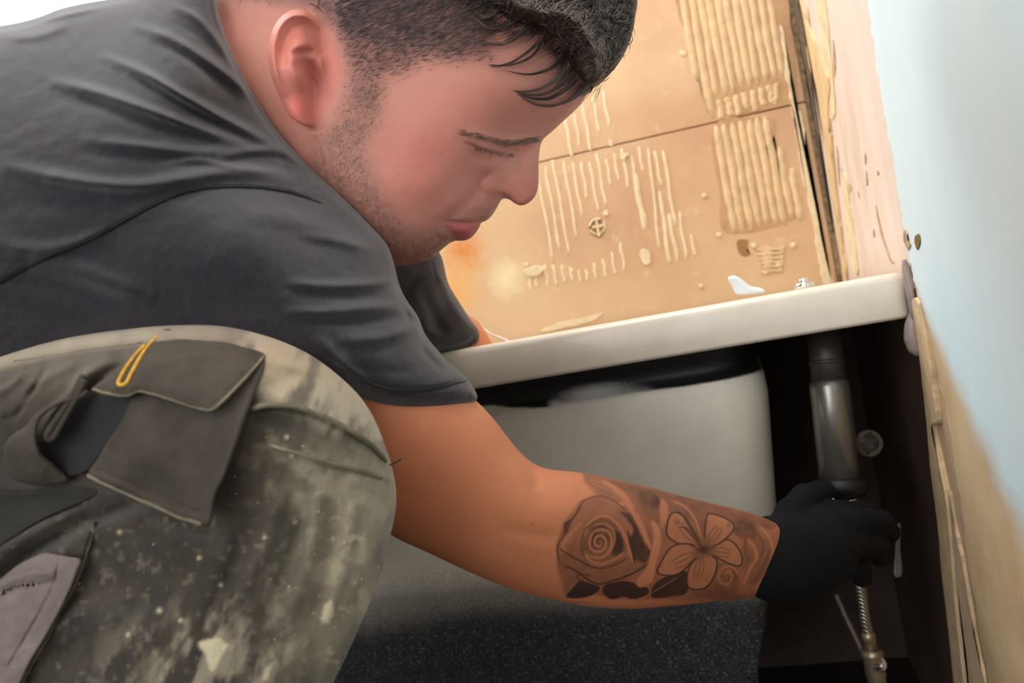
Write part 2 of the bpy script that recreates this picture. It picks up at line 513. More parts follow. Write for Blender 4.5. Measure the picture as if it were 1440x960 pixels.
def tube_mesh(paths, sides=3):
    """tapered tubes: list of (Nx3 points, N radii) -> verts, quads"""
    V, Q, n = [], [], 0
    for P, R in paths:
        P = np.asarray(P, float); R = np.asarray(R, float)
        T = np.gradient(P, axis=0); T /= np.linalg.norm(T, axis=1)[:, None] + 1e-12
        ref = np.array([0.31, 0.2, 0.93]) if abs(T[0] @ np.array([0.31, 0.2, 0.93])) < .9 else np.array([1., 0, 0])
        A = np.cross(T, ref); A /= np.linalg.norm(A, axis=1)[:, None] + 1e-12; Bn = np.cross(T, A)
        a = np.arange(sides) * 2 * np.pi / sides
        ring = P[:, None] + R[:, None, None] * (np.cos(a)[None, :, None] * A[:, None] + np.sin(a)[None, :, None] * Bn[:, None])
        V.append(ring.reshape(-1, 3)); m = len(P)
        i = np.arange(m - 1)[:, None] * sides; j = np.arange(sides)[None]
        q = np.stack([i + j, i + (j + 1) % sides, i + sides + (j + 1) % sides, i + sides + j], -1).reshape(-1, 4)
        Q.append(q + n); n += m * sides
    return np.concatenate(V), np.concatenate(Q)

def tube_bulk(P, Rr, sides=3):
    """many tubes of equal length at once: P[n,m,3], Rr[n,m]"""
    n, m, _ = P.shape
    T = np.gradient(P, axis=1); T /= np.linalg.norm(T, axis=2, keepdims=True) + 1e-12
    A = np.cross(T, np.array([0.31, 0.2, 0.93])); A /= np.linalg.norm(A, axis=2, keepdims=True) + 1e-12; Bn = np.cross(T, A)
    a = np.arange(sides) * 2 * np.pi / sides
    ring = P[:, :, None] + Rr[:, :, None, None] * (np.cos(a)[None, None, :, None] * A[:, :, None] + np.sin(a)[None, None, :, None] * Bn[:, :, None])
    i = (np.arange(n) * m)[:, None, None] * sides + np.arange(m - 1)[None, :, None] * sides; j = np.arange(sides)[None, None]
    q = np.stack([i + j, i + (j + 1) % sides, i + sides + (j + 1) % sides, i + sides + j], -1).reshape(-1, 4)
    return ring.reshape(-1, 3), q
def join_tubes(*vq):
    V, Q, k = [], [], 0
    for v, q in vq: V.append(v); Q.append(q + k); k += len(v)
    return np.concatenate(V), np.concatenate(Q)
# ------------------------------------------------------------------ the room
E1 = np.array([-1.0, 0.0, 0.0])     # along the bath front, away from the right wall
E2 = np.array([0.0, 1.0, 0.0])      # from the bath front to the back wall
R0 = W(1281, 386, 0.80)
RZ = 0.5615                                           # top of the bath rim
BW = 0.516                                            # bath front to back wall
R0g = np.array([R0[0], R0[1], 0.0])
def L(t, s, z): return R0g + E1 * t + E2 * s + np.array([0, 0, z])
def hit(px, py, o, n):
    d = (px - 720) / FPX * RV - (py - 480) / FPX * UV + FV
    return CAM + ((o - CAM) @ n) / (d @ n) * d
def on_back(px, py):
    q = hit(px, py, R0g + E2 * BW, E2) - R0g; return q @ E1, q[2]
def on_right(px, py):
    q = hit(px, py, R0g, E1) - R0g; return q @ E2, q[2]

def box_l(bm, t0, t1, s0, s1, z0, z1, bev=0.0):
    vs = [bm.verts.new(L(t, s, z)) for t in (t0, t1) for s in (s0, s1) for z in (z0, z1)]
    for f in ((0, 1, 3, 2), (4, 6, 7, 5), (0, 4, 5, 1), (2, 3, 7, 6), (0, 2, 6, 4), (1, 5, 7, 3)):
        bm.faces.new([vs[i] for i in f])
    return bm
def box_obj(name, mat, parent, *a):
    bm = bmesh.new(); box_l(bm, *a); return bm_obj(name, bm, mat, parent, False)

# materials of the room
def back_mat():
    t = NT('bare_wall_board')
    n = t.noise(5, 5, .6); n2 = t.noise(38, 5, .65); n3 = t.noise(2.6, 2, .5)
    c = t.ramp(n, [(.32, lin(196, 154, 118)), (.52, lin(206, 166, 130)), (.72, lin(220, 188, 150))])
    c = t.mix(t.ramp(n3, [(.4, 0.0), (.66, .55)]), c, lin(228, 202, 160))
    c = t.mix(t.ramp(n2, [(.6, 0.0), (.76, .45)]), c, lin(240, 218, 178))
    for P_, r_, col_, k_ in ((hit(652, 352, R0g + E2 * BW, E2), .040, lin(214, 134, 62), .95), (hit(640, 405, R0g + E2 * BW, E2), .05, lin(232, 170, 90), .7), (hit(712, 392, R0g + E2 * BW, E2), .030, lin(238, 226, 184), .9)):
        tc = t.n('ShaderNodeTexCoord'); dn = t.n('ShaderNodeVectorMath', operation='DISTANCE'); t.l(tc.outputs['Object'], dn.inputs[0]); dn.inputs[1].default_value = tuple(P_)
        a = t.n('ShaderNodeMath', operation='MULTIPLY_ADD'); t.l(t.noise(70, 5, .7), a.inputs[0]); a.inputs[1].default_value = -r_ * 1.6; t.l(dn.outputs['Value'], a.inputs[2])
        mr = t.n('ShaderNodeMapRange'); t.l(a.outputs[0], mr.inputs[0]); mr.inputs[1].default_value = r_ * .45; mr.inputs[2].default_value = -r_ * .75; mr.inputs[3].default_value = 0; mr.inputs[4].default_value = k_
        c = t.mix(mr.outputs[0], c, col_)
    t.base(c); t.p(Roughness=.85); t.bump(n2, .25, .0015); return t.m
M_BACK = back_mat()
M_RIDGE = simple_mat('tile_adhesive', lin(218, 190, 148), .9, 0, 60, .12, .35, 500)
M_UNDER = simple_mat('thin_adhesive_film', lin(194, 155, 114), .9, 0, 60, .12, .3, 500)
M_RIDGE2 = simple_mat('pale_tile_adhesive', lin(230, 210, 172), .9, 0, 60, .1, .3, 500)
def plaster_mat():
    t = NT('bare_plaster')
    n = t.noise(9, 6, .65, stretch=(1, 1, .35)); n2 = t.noise(60, 4, .7, stretch=(1, 1, .3))
    z = t.n('ShaderNodeSeparateXYZ'); tc = t.n('ShaderNodeTexCoord'); t.l(tc.outputs['Object'], z.inputs[0])
    zr = t.n('ShaderNodeMapRange'); t.l(z.outputs['Z'], zr.inputs[0]); zr.inputs[1].default_value = .47; zr.inputs[2].default_value = .60
    up = t.ramp(n, [(.3, lin(206, 180, 156)), (.45, lin(222, 202, 188)), (.75, lin(230, 215, 204))])
    dn = t.ramp(n, [(.3, lin(178, 146, 110)), (.6, lin(202, 172, 134)), (.8, lin(214, 190, 152))])
    c = t.mix(zr.outputs[0], dn, up)
    c = t.mix(t.ramp(n2, [(.68, 0.0), (.78, .55)]), c, lin(176, 138, 100))
    t.base(c); t.p(Roughness=.9); t.bump(n2, .3, .0015); return t.m
M_PLASTER = plaster_mat()
M_CREAM = simple_mat('crumbled_plaster', lin(226, 204, 164), .95, 0, 40, .18, .6, 180, bdist=.002)
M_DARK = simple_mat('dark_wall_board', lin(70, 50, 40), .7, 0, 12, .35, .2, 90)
M_GROOVE = simple_mat('old_grout', lin(104, 88, 70), .95, 0, 120, .5, .8, 260, bdist=.003)
M_CEIL = simple_mat('white_ceiling_paint', lin(235, 235, 232), .8)
M_FLOOR = simple_mat('dark_floorboards', lin(30, 24, 21), .7, 0, 20, .3)
def paint_mat():
    t = NT('pale_blue_wall_paint')
    n = t.noise(4, 4, .6, stretch=(1, 1, .5)); n2 = t.noise(45, 5, .7)
    c = t.ramp(n, [(.3, lin(206, 230, 238)), (.55, lin(220, 238, 242)), (.75, lin(234, 243, 244))])
    e = t.attr('col')
    sep = t.n('ShaderNodeSeparateColor'); t.l(e, sep.inputs[0])
    c2 = t.ramp(t.noise(14, 5, .65), [(.3, lin(192, 160, 120)), (.7, lin(212, 186, 146))])
    c = t.mix(sep.outputs[0], c, c2)
    t.base(c); t.p(Roughness=.6); t.bump(n2, .15, .001); return t.m
M_PAINT = paint_mat()

# floor, ceiling, walls
tag(box_obj('floor', M_FLOOR, None, -.1, 2.1, -2.6, .62, -.06, 0), kind='structure')
tag(box_obj('ceiling', M_CEIL, None, -.1, 2.1, -2.6, .62, 2.4, 2.46), kind='structure')
tag(box_obj('wall_left', simple_mat('wall_paint_left', lin(226, 230, 228), .7), None, 2.0, 2.1, -2.6, .62, 0, 2.4), kind='structure')
wall_right = tag(box_obj('wall_right', M_PLASTER, None, -.1, 0, -2.6, .62, 0, 2.4), kind='structure')
# back wall: a frame of masonry around the window opening, boards in front of it
WT0, WT1, WZ0, WZ1 = .90, 1.75, 1.05, 1.95
bm = bmesh.new()
for a in ((-.0, WT0, BW + .014, .62, 0, 2.4), (WT1, 2.0, BW + .014, .62, 0, 2.4), (WT0, WT1, BW + .014, .62, 0, WZ0), (WT0, WT1, BW + .014, .62, WZ1, 2.4)):
    box_l(bm, *a)
wall_back = tag(bm_obj('wall_back', bm, simple_mat('dark_bare_wall', lin(60, 48, 40), .95, 0, 20, .3), None, False), kind='structure')
JZ = .831
def board(t0, t1, z0, z1):
    bm = bmesh.new(); box_l(bm, t0, t1, BW, BW + .0135, z0, z1)
    bmesh.ops.bevel(bm, geom=bm.edges[:], offset=.0015, segments=1, affect='EDGES')
    return bm_obj('wall_board', bm, M_BACK, wall_back, False)
board(.009, 1.999, .535, JZ - .0009)
board(.009, WT0 - .002, JZ + .0009, 2.399)
board(WT0, 1.999, JZ + .0009, WZ0)
# window
win = tag(empty('window_1', tuple(L((WT0 + WT1) / 2, BW + .07, WZ0))), kind='structure')
M_WHITE = simple_mat('white_window_frame', lin(240, 240, 240), .4)
bm = bmesh.new()
for a in ((WT0, WT0 + .05, BW + .03, BW + .09, WZ0, WZ1), (WT1 - .05, WT1, BW + .03, BW + .09, WZ0, WZ1),
          (WT0 + .05, WT1 - .05, BW + .03, BW + .09, WZ0, WZ0 + .05), (WT0 + .05, WT1 - .05, BW + .03, BW + .09, WZ1 - .05, WZ1)):
    box_l(bm, *a)
bm_obj('window_frame', bm, M_WHITE, win, False)
gl = NT('window_glass'); gl.p(Roughness=.0, IOR=1.45); gl.b.inputs['Transmission Weight'].default_value = 1.0
box_obj('pane', gl.m, win, WT0 + .05, WT1 - .05, BW + .058, BW + .062, WZ0 + .05, WZ1 - .05)

# tile adhesive left on the back wall: every trowel ridge is a half-round rod of its own
rng = random.Random(7)
ridge_cache = {}
def ridge(px0, py0, px1, py1, w=5.0, h=.0022, mat=None):
    (t0, z0), (t1, z1) = on_back(px0, py0), on_back(px1, py1)
    wm = w * 1.32 / FPX / 2; n = 12
    bm = bmesh.new(); rings = []
    ph = rng.random() * 10
    for i in range(n + 1):
        f = i / n; e = min(1, min(f, 1 - f) * n * 1.1 + .45)
        t = t0 + (t1 - t0) * f + .0007 * math.sin(ph + 9 * f) + rng.uniform(-.0003, .0003); z = z0 + (z1 - z0) * f
        ww = wm * (.85 + .3 * rng.random()) * e; hh = h * (.75 + .4 * rng.random()) * e
        rings.append([bm.verts.new(L(t + ww * a, BW - hh * b + .0004, z)) for a, b in ((-1, 0), (-.72, .85), (0, 1), (.72, .85), (1, 0))])
    for a, b in zip(rings, rings[1:]):
        for k in range(4): bm.faces.new((a[k], a[k + 1], b[k + 1], b[k]))
    bm.faces.new(rings[0]); bm.faces.new(rings[-1][::-1])
    return bm_obj('adhesive_ridge', bm, mat or M_RIDGE, wall_back, True)
SL = .178
for k in range(11):                                            # dense comb, upper board
    x = 960 + 12.2 * k
    y0 = -60 if k > 0 else -60; y1 = 172 - 2.6 * k + rng.uniform(-5, 4) - (55 if k == 0 else 0)
    if k >= 9: y1 = 120 - 10 * (k - 8) + rng.uniform(-10, 10)
    yb = 146 - 3.4 * k
    if 2 <= k <= 9:
        ridge(x + SL * (yb + 1) + 1.5, yb + 1, x + SL * (y1 + 3) + 1.5, 172 - 3.0 * k + rng.uniform(-3, 3), 9.6, .0034); y1 = yb + rng.uniform(-3, 2)
    ridge(x + SL * y0, y0, x + SL * y1, y1, 10.6, .0030)
for k in range(9):                                             # dense comb, lower board
    x0 = 1006 + 12.0 * k; y0 = 176 - 2.2 * k
    if k in (6, 7): y0 += [0, 0, 0, 0, 0, 0, 0, 46, 70][k]
    if k == 8: y0 = 236
    y1 = 328 - 2.4 * k + rng.uniform(-5, 5)
    ridge(x0 + SL * (y0 - 176), y0, x0 + SL * (y1 - 176), y1, 10.6, .0030)
ridge(1078, 168, 1083, 206, 9, .0035)
for x0, y0, x1, y1, w in ((912, 208, 928, 355, 4), (921, 212, 930, 262, 5), (933, 212, 950, 320, 5), (928, 268, 942, 372, 6), (940, 300, 954, 370, 6), (955, 297, 966, 365, 5), (972, 330, 978, 360, 5),
                          (892, 243, 908, 325, 9)):
    ridge(x0, y0, x1, y1, w, .0025, M_RIDGE2)
for k in range(13):                                            # faint comb behind the face
    x = 757 + 12.1 * k; y0 = 234 - 2 * k + rng.uniform(-6, 6); y1 = (330 if k < 4 else 300) - 6 * max(0, k - 3) * .9 + rng.uniform(-14, 14)
    if k < 3: y1 += 40 - 8 * k; x -= 3
    ridge(x + SL * (y0 - 230), y0, x + SL * (y1 - 230), y1, 4.6, .0016, M_RIDGE2)
for x, y0, y1 in ((742, 378, 408), (752, 384, 404), (766, 372, 402), (778, 372, 402), (790, 372, 398), (802, 376, 394), (814, 380, 396), (824, 378, 394), (835, 370, 392), (848, 364, 390), (860, 354, 386), (872, 340, 380)):
    ridge(x, y0, x + SL * (y1 - y0), y1, 5, .0018, M_RIDGE2)
for x, y0, y1 in ((795, 168, 222), (808, 160, 205), (820, 150, 214), (834, 136, 186), (848, 128, 178), (858, 196, 206)):
    ridge(x, y0, x + SL * (y1 - y0), y1, 5, .0018, M_RIDGE2)

def slab_on(name, pxpoly, plane, thick, mat, parent, rough=.0, dens=6, seed=1, inset=.5, colfn=None, lift=0.0):
    """irregular thin slab lying on a wall; outline given by pixel directions to points of that wall"""
    on = on_back if plane == 'back' else on_right
    P = catmull(pxpoly, dens) if dens > 1 else np.array(pxpoly, float)
    if rough:
        P = P + (rough if plane == 'back' else rough * np.array([.32, 1.0])) * (np.c_[fbm(P[:, 0], P[:, 1], 9, seed), fbm(P[:, 0], P[:, 1], 9, seed + 5)] - .5) * 2
    ab = np.array([on(*p) for p in P]); c = ab.mean(0)
    n = len(ab); bm = bmesh.new()
    def pt(q, o): return L(q[0], BW - o, q[1]) if plane == 'back' else L(o, q[0], q[1])
    dn = np.linalg.norm(ab - c, axis=1)[:, None]
    tg = np.roll(ab, -1, 0) - np.roll(ab, 1, 0); nn = np.c_[-tg[:, 1], tg[:, 0]]; nn /= np.linalg.norm(nn, axis=1)[:, None] + 1e-9
    if (ab[:, 0] * np.roll(ab[:, 1], -1) - np.roll(ab[:, 0], -1) * ab[:, 1]).sum() < 0: nn = -nn
    ins = ab + nn * min(thick * .35, .0012)
    r0 = [bm.verts.new(pt(q, lift - .0003)) for q in ab]; r1 = [bm.verts.new(pt(q, lift + thick * .7)) for q in ab]
    r2 = [bm.verts.new(pt(q, lift + thick)) for q in ins]
    for a, b in ((r0, r1), (r1, r2)):
        for i in range(n): bm.faces.new((a[i], a[(i + 1) % n], b[(i + 1) % n], b[i]))
    f = bm.faces.new(r2); bm.faces.new(r0[::-1])
    bmesh.ops.triangulate(bm, faces=[f])
    return bm_obj(name, bm, mat, parent, False)
# smears, a filled hole and a broken plug on the back wall
#slab_on('adhesive_smear', [(690, 372), (712, 358), (730, 368), (732, 392), (716, 412), (700, 420), (690, 400)], 'back', .0015, simple_mat('whitish_smear', lin(232, 218, 180), .9, 0, 90, .12, .3, 300), wall_back, 5)
slab_on('adhesive_smear', [(738, 380), (752, 374), (766, 376), (758, 386), (742, 388)], 'back', .004, M_RIDGE2, wall_back, 2)
slab_on('adhesive_smear', [(900, 352), (912, 352), (915, 368), (905, 372)], 'back', .0025, M_RIDGE2, wall_back, 2)
#slab_on('adhesive_smear', [(660, 330), (680, 330), (690, 352), (672, 372), (650, 392), (636, 378), (640, 345)], 'back', .0006, simple_mat('orange_stain', lin(222, 150, 84), .9, 0, 60, .25), wall_back, 6)
slab_on('adhesive_smear', [(1002, 162), (1096, 150), (1118, 130), (1112, 30), (1085, -60), (948, -60), (955, 20), (972, 60), (985, 120)], 'back', .0008, M_UNDER, wall_back, 2)
slab_on('adhesive_smear', [(1003, 176), (1076, 166), (1088, 172), (1088, 190), (1076, 212), (1090, 235), (1110, 255), (1118, 285), (1116, 308), (1022, 328), (1012, 270)], 'back', .0008, M_UNDER, wall_back, 2)
slab_on('adhesive_smear', [(780, 455), (820, 446), (850, 440), (830, 452), (800, 460), (760, 466)], 'back', .0012, M_RIDGE2, wall_back, 3)
for x, y in ((880, 218), (876, 222), (740, 372), (852, 300), (1010, 330), (990, 275), (960, 75), (1060, 345), (1094, 372), (1075, 382), (985, 402), (1115, 345)):
    slab_on('adhesive_crumb', [(x - 3, y - 2), (x + 3, y - 3), (x + 4, y + 2), (x - 2, y + 3)], 'back', .003, M_RIDGE2, wall_back, 2, 3, x)
bm = bmesh.new()                                               # old screw hole: a ring with a cross bar
hp = on_back(840, 318)
for (a0, a1) in ((0.2, 2.2), (2.5, 4.6), (4.9, 6.0)):
    for r0_, r1_, dz in ((.0105, .0135, .003),):
        k = 8; A = np.linspace(a0, a1, k)
        lo_ = [[bm.verts.new(L(hp[0] + r * math.cos(a), BW - o, hp[1] + r * math.sin(a))) for a in A] for r, o in ((r0_, 0), (r0_, dz), (r1_, dz * .6), (r1_, 0))]
        for u, v in zip(lo_, lo_[1:] + lo_[:1]):
            for i in range(k - 1): bm.faces.new((u[i], u[i + 1], v[i + 1], v[i]))
box_l(bm, hp[0] - .011, hp[0] + .008, BW - .0025, BW, hp[1] - .002, hp[1] + .002)
box_l(bm, hp[0] - .002, hp[0] + .0015, BW - .003, BW, hp[1] - .016, hp[1] + .010)
bm_obj('plug_rim', bm, M_RIDGE2, wall_back, False)
slab_on('hole_filler', [(829, 310), (840, 306), (850, 312), (850, 326), (842, 334), (830, 328)], 'back', .0006, simple_mat('dark_hole_filler', lin(160, 122, 80), .9), wall_back, 1)
slab_on('hole_filler', [(1037, 340), (1046, 336), (1053, 340), (1050, 352), (1055, 358), (1044, 360), (1037, 352)], 'back', .0008, bpy.data.materials['dark_hole_filler'], wall_back, 2)
for k in range(6):                                             # puckered skin of adhesive under the comb
    y = 348 + 6 * k
    slab_on('adhesive_pucker', [(1062 + 3 * k, y + 3), (1078, y - 2), (1092, y + 1), (1104 - k, y - 3), (1100, y + 3), (1084, y + 5), (1070, y + 6)], 'back', .0028, M_RIDGE, wall_back, 2, 4, k + 40)

slab_on('plaster_lip', [(1096, 40), (1104, 50), (1112, 110), (1120, 150), (1128, 165), (1138, 230), (1148, 290), (1160, 350), (1172, 398), (1158, 398), (1148, 350), (1142, 310), (1130, 260), (1122, 200), (1114, 160), (1108, 120)], 'back', .003, M_RIDGE2, wall_back, 3, 6, 21)
box_obj('corner_filler', simple_mat('dry_corner_mortar', lin(138, 114, 86), .95, 0, 110, .6, .8, 260, bdist=.003), wall_right, .0003, .0089, BW + .0006, BW + .0139, .535, 2.4)
# corner: rough mortar in the gap, crumbled plaster lip beside it
slab_on('corner_mortar', [(1112, -20), (1124, 40), (1140, 120), (1154, 210), (1167, 290), (1180, 400), (1186, 400), (1175, 330), (1161, 240), (1147, 140), (1133, 50), (1120, -20)], 'right', .003, M_GROOVE, wall_right, 2.5, 6, 3)
slab_on('plaster_lip', [(1124, -20), (1134, 20), (1150, 60), (1162, 90), (1170, 120), (1168, 150), (1172, 200), (1178, 260), (1186, 330), (1194, 395), (1190, 400), (1182, 330), (1168, 240), (1154, 140), (1140, 60), (1128, 0)], 'right', .004, simple_mat('tan_plaster_lip', lin(218, 186, 140), .95, 0, 30, .15, .5, 120, bdist=.002), wall_right, 4, 6, 11)
# flakes and scars on the bare plaster strip
slab_on('plaster_flake', [(1130, 62), (1142, 70), (1152, 84), (1160, 110), (1166, 140), (1166, 170), (1160, 166), (1152, 130), (1142, 100)], 'right', .002, simple_mat('tan_plaster_flake', lin(216, 178, 130), .95, 0, 40, .12, .4, 150), wall_right, 2, 5, 77)
M_SCAR = simple_mat('scarred_plaster', lin(176, 148, 116), .95, 0, 80, .3)
for P in ([(1136, 10), (1139, 25), (1141, 40), (1145, 62), (1146, 85), (1143, 82), (1141, 60), (1138, 40)], [(1172, 55), (1175, 75), (1176, 95), (1174, 108), (1172.5, 90), (1172.5, 72)],
          [(1217, 214), (1219, 222), (1218, 232), (1216.5, 224)], [(1219, 240), (1221, 252), (1220, 262), (1218, 250)], [(1177, 205), (1180, 220), (1181, 240), (1182, 262), (1179.5, 250), (1178, 225)], [(1184, 235), (1187, 250), (1190, 264), (1187, 258)],
          [(1232, 288), (1236, 305), (1241, 325), (1247, 345), (1253, 362), (1258, 370), (1253, 368), (1246, 348), (1239, 326)], [(1207, 268), (1209, 275), (1208.5, 279)], [(1196, 258), (1198, 266), (1196.5, 271)], [(1229, 322), (1231, 330), (1229, 334)], [(1234, 240), (1237, 243), (1235, 247)]):
    slab_on('plaster_scar', P, 'right', .0008, M_SCAR, wall_right, 1.2, 4, int(P[0][0]))
for P in ([(1150, -10), (1158, 60), (1168, 160), (1176, 150), (1168, 60), (1160, -10)], [(1186, 250), (1192, 320), (1202, 380), (1208, 380), (1200, 310), (1192, 250)]):
    slab_on('plaster_flake', P, 'right', .002, M_CREAM, wall_right, 4, 5, int(P[0][0]))
# painted skim coat: a proud sheet that ends in a torn edge along the old tile line
ys = [(1218, -60), (1226, 0), (1229, 25), (1237, 90), (1246, 150), (1254, 190), (1262, 230), (1268, 270), (1275, 310), (1281, 345), (1285, 372), (1293, 404), (1306, 440), (1318, 500), (1330, 560), (1344, 640), (1356, 720), (1366, 800), (1378, 870), (1396, 980)]
P = catmull(ys, 8, False); rg = np.random.RandomState(4)
bm = bmesh.new(); lay = []
colsv = []
for k_ in range(0, len(P) - 9, 7):                              # dark crack beside the torn edge, broken into lengths
    seg = P[k_:k_ + 6]
    if seg[0][1] > 372: break
    w_ = np.array([.5 + .9 * rg.rand() for _ in seg])
    slab_on('edge_crack', [(a[0] - 1.2 - b, a[1]) for a, b in zip(seg, w_)] + [(a[0] + .8, a[1]) for a in seg[::-1]], 'right', .0004, M_SCAR, wall_right, .8, 3, k_)
for i, p in enumerate(P):
    s0, z0 = on_right(p[0] + (fbm(p[0], p[1], 14, 3) - .5) * 7 + rg.uniform(-.6, .6), p[1])
    row = []
    for k, u in enumerate((0, 0, .0015, .008, .02, .04, .07, .11, .16, .22, .3, .45, .7, 1.2)):
        o = (-.0003, .0022, .0032, .0032)[k] if k < 4 else .0032
        s = s0 - u - .0005 * (k == 1)
        # tan tone in a diagonal band with a soft edge, widening towards the floor
        zl = .528 + (s + .036) * .74
        wob = .02 * (fbm(s * 900, z0 * 900, 40, 9) - .5)
        m = float(sstep(.022, -.022, z0 - zl + wob - .004)) if s > -.9 else 1.0
        row.append(bm.verts.new(L(o, s, z0))); colsv.append((m, m, m))
    lay.append(row)
for a, b in zip(lay, lay[1:]):
    for k in range(len(a) - 1): bm.faces.new((a[k], a[k + 1], b[k + 1], b[k]))
bm.verts.index_update()
skim = bm_obj('painted_skim', bm, M_PAINT, wall_right, True)
ca = skim.data.color_attributes.new('col', 'FLOAT_COLOR', 'POINT')
ca.data.foreach_set('color', np.c_[np.array(colsv), np.ones(len(colsv))].astype(np.float32).ravel())
top = slab_on('painted_skim', [(1219, -58), (1560, -58), (1600, -900), (1219 - SL * 842, -900)], 'right', .0032, M_PAINT, wall_right, 0, 1)
slab_on('chipped_hole', [(1278, 322), (1282, 326), (1283, 336), (1287, 342), (1284, 352), (1280, 344), (1277, 336)], 'right', .0012, M_SCAR, wall_right, 3, 4, 5, lift=.003)
slab_on('chipped_hole', [(1294, 330), (1299, 327), (1301, 338), (1298, 350), (1295, 346), (1293, 338)], 'right', .0012, simple_mat('ochre_chip', lin(128, 100, 58), .9), wall_right, 2.5, 4, 6, lift=.003)
# below the rim: dark board behind the bath end, broken plaster edge in front of it
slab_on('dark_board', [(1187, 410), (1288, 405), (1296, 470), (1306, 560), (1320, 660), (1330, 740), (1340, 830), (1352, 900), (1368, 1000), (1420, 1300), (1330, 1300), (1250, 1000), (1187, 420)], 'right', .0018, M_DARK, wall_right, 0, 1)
M_EDGE = simple_mat('crumbled_tan_plaster', lin(206, 178, 138), .95, 0, 40, .18, .6, 180, bdist=.002)
slab_on('plaster_edge', [(1289, 425), (1298, 420), (1304, 445), (1312, 490), (1319, 540), (1325, 590), (1318, 600), (1326, 640), (1338, 700), (1346, 780), (1352, 860), (1364, 980), (1352, 985), (1340, 880), (1331, 800), (1326, 740), (1316, 660), (1311, 600), (1305, 540), (1298, 480)], 'right', .005, M_EDGE, wall_right, 1.6, 6, 8)
slab_on('plaster_edge', [(1338, 690), (1347, 740), (1358, 790), (1368, 850), (1378, 910), (1394, 985), (1372, 985), (1362, 910), (1353, 840), (1346, 780)], 'right', .0030, simple_mat('pink_plaster', lin(200, 170, 136), .9, 0, 30, .12, .3, 150), wall_right, 2, 6, 9)
M_SEAL = simple_mat('milky_sealant', lin(150, 134, 130), .35, 0, 40, .12)
# ------------------------------------------------------------------ the bath
def rrect(t0, t1, s0, s1, r, n=6, rr=None):
    r4 = rr or (r, r, r, r); out = []
    for (ct, cs, a0), q in zip(((t0, s0, 180), (t1, s0, 270), (t1, s1, 0), (t0, s1, 90)), r4):
        c = (ct + q * (1 if ct == t0 else -1), cs + q * (1 if cs == s0 else -1))
        for k in range(n + 1):
            a = math.radians(a0 + 90 * k / n)
            out.append((c[0] + q * math.cos(a), c[1] + q * math.sin(a)))
    return out
def dens(ring, mx=.04):
    out = []
    for a, b in zip(ring, ring[1:] + ring[:1]):
        out.append(a)
    return out
def loft(rings, cap0=False, cap1=False):
    """rings: list of (list of (t,s), z)"""
    bm = bmesh.new(); R = []
    for ring, z in rings:
        R.append([bm.verts.new(L(t, s, z(t, s) if callable(z) else z)) for t, s in ring])
    n = len(R[0])
    for a, b in zip(R, R[1:]):
        for i in range(n): bm.faces.new((a[i], a[(i + 1) % n], b[(i + 1) % n], b[i]))
    if cap0: bm.faces.new(R[0][::-1])
    if cap1: bm.faces.new(R[-1])
    return bm
bath = tag(empty('bathtub', tuple(L(.75, .26, .0))), 'cream white bathtub with exposed underside along the wall', 'bathtub')
def enamel():
    t = NT('bath_enamel'); n = t.noise(30, 4)
    t.base(t.ramp(n, [(.3, lin(218, 208, 190)), (.7, lin(230, 221, 205))])); t.p(Roughness=.28)
    t.b.inputs['Coat Weight'].default_value = .2; return t.m
M_EN = enamel()
X0, X1 = .0035, 1.48
S1 = BW - .004
rings = [(rrect(X0 + .008, X1 - .008, .008, S1 - .008, .010), RZ - .012), (rrect(X0 + .006, X1 - .006, .006, S1 - .006, .011), RZ - .040),
         (rrect(X0 + .002, X1 - .002, .002, S1, .013), RZ - .0425),
         (rrect(X0, X1, 0, S1, .014), RZ - .039), (rrect(X0, X1, 0, S1, .014), RZ - .008), (rrect(X0 + .0015, X1 - .001, .0015, S1, .013), RZ - .003),
         (rrect(X0 + .006, X1 - .005, .006, S1 - .003, .012), RZ - .0004), (rrect(X0 + .012, X1 - .01, .012, S1 - .006, .012), RZ),
         (rrect(.135, X1 - .07, .052, S1 - .05, .10), RZ), (rrect(.143, X1 - .078, .060, S1 - .058, .10), RZ - .006),
         (rrect(.150, X1 - .085, .067, S1 - .065, .10), RZ - .03), (rrect(.185, X1 - .16, .085, S1 - .085, .11), .30), (rrect(.22, X1 - .22, .11, S1 - .11, .10), .22), (rrect(.28, X1 - .30, .17, S1 - .17, .06), .205)]
bm_obj('bath_rim', loft(rings, False, True), M_EN, bath, True)
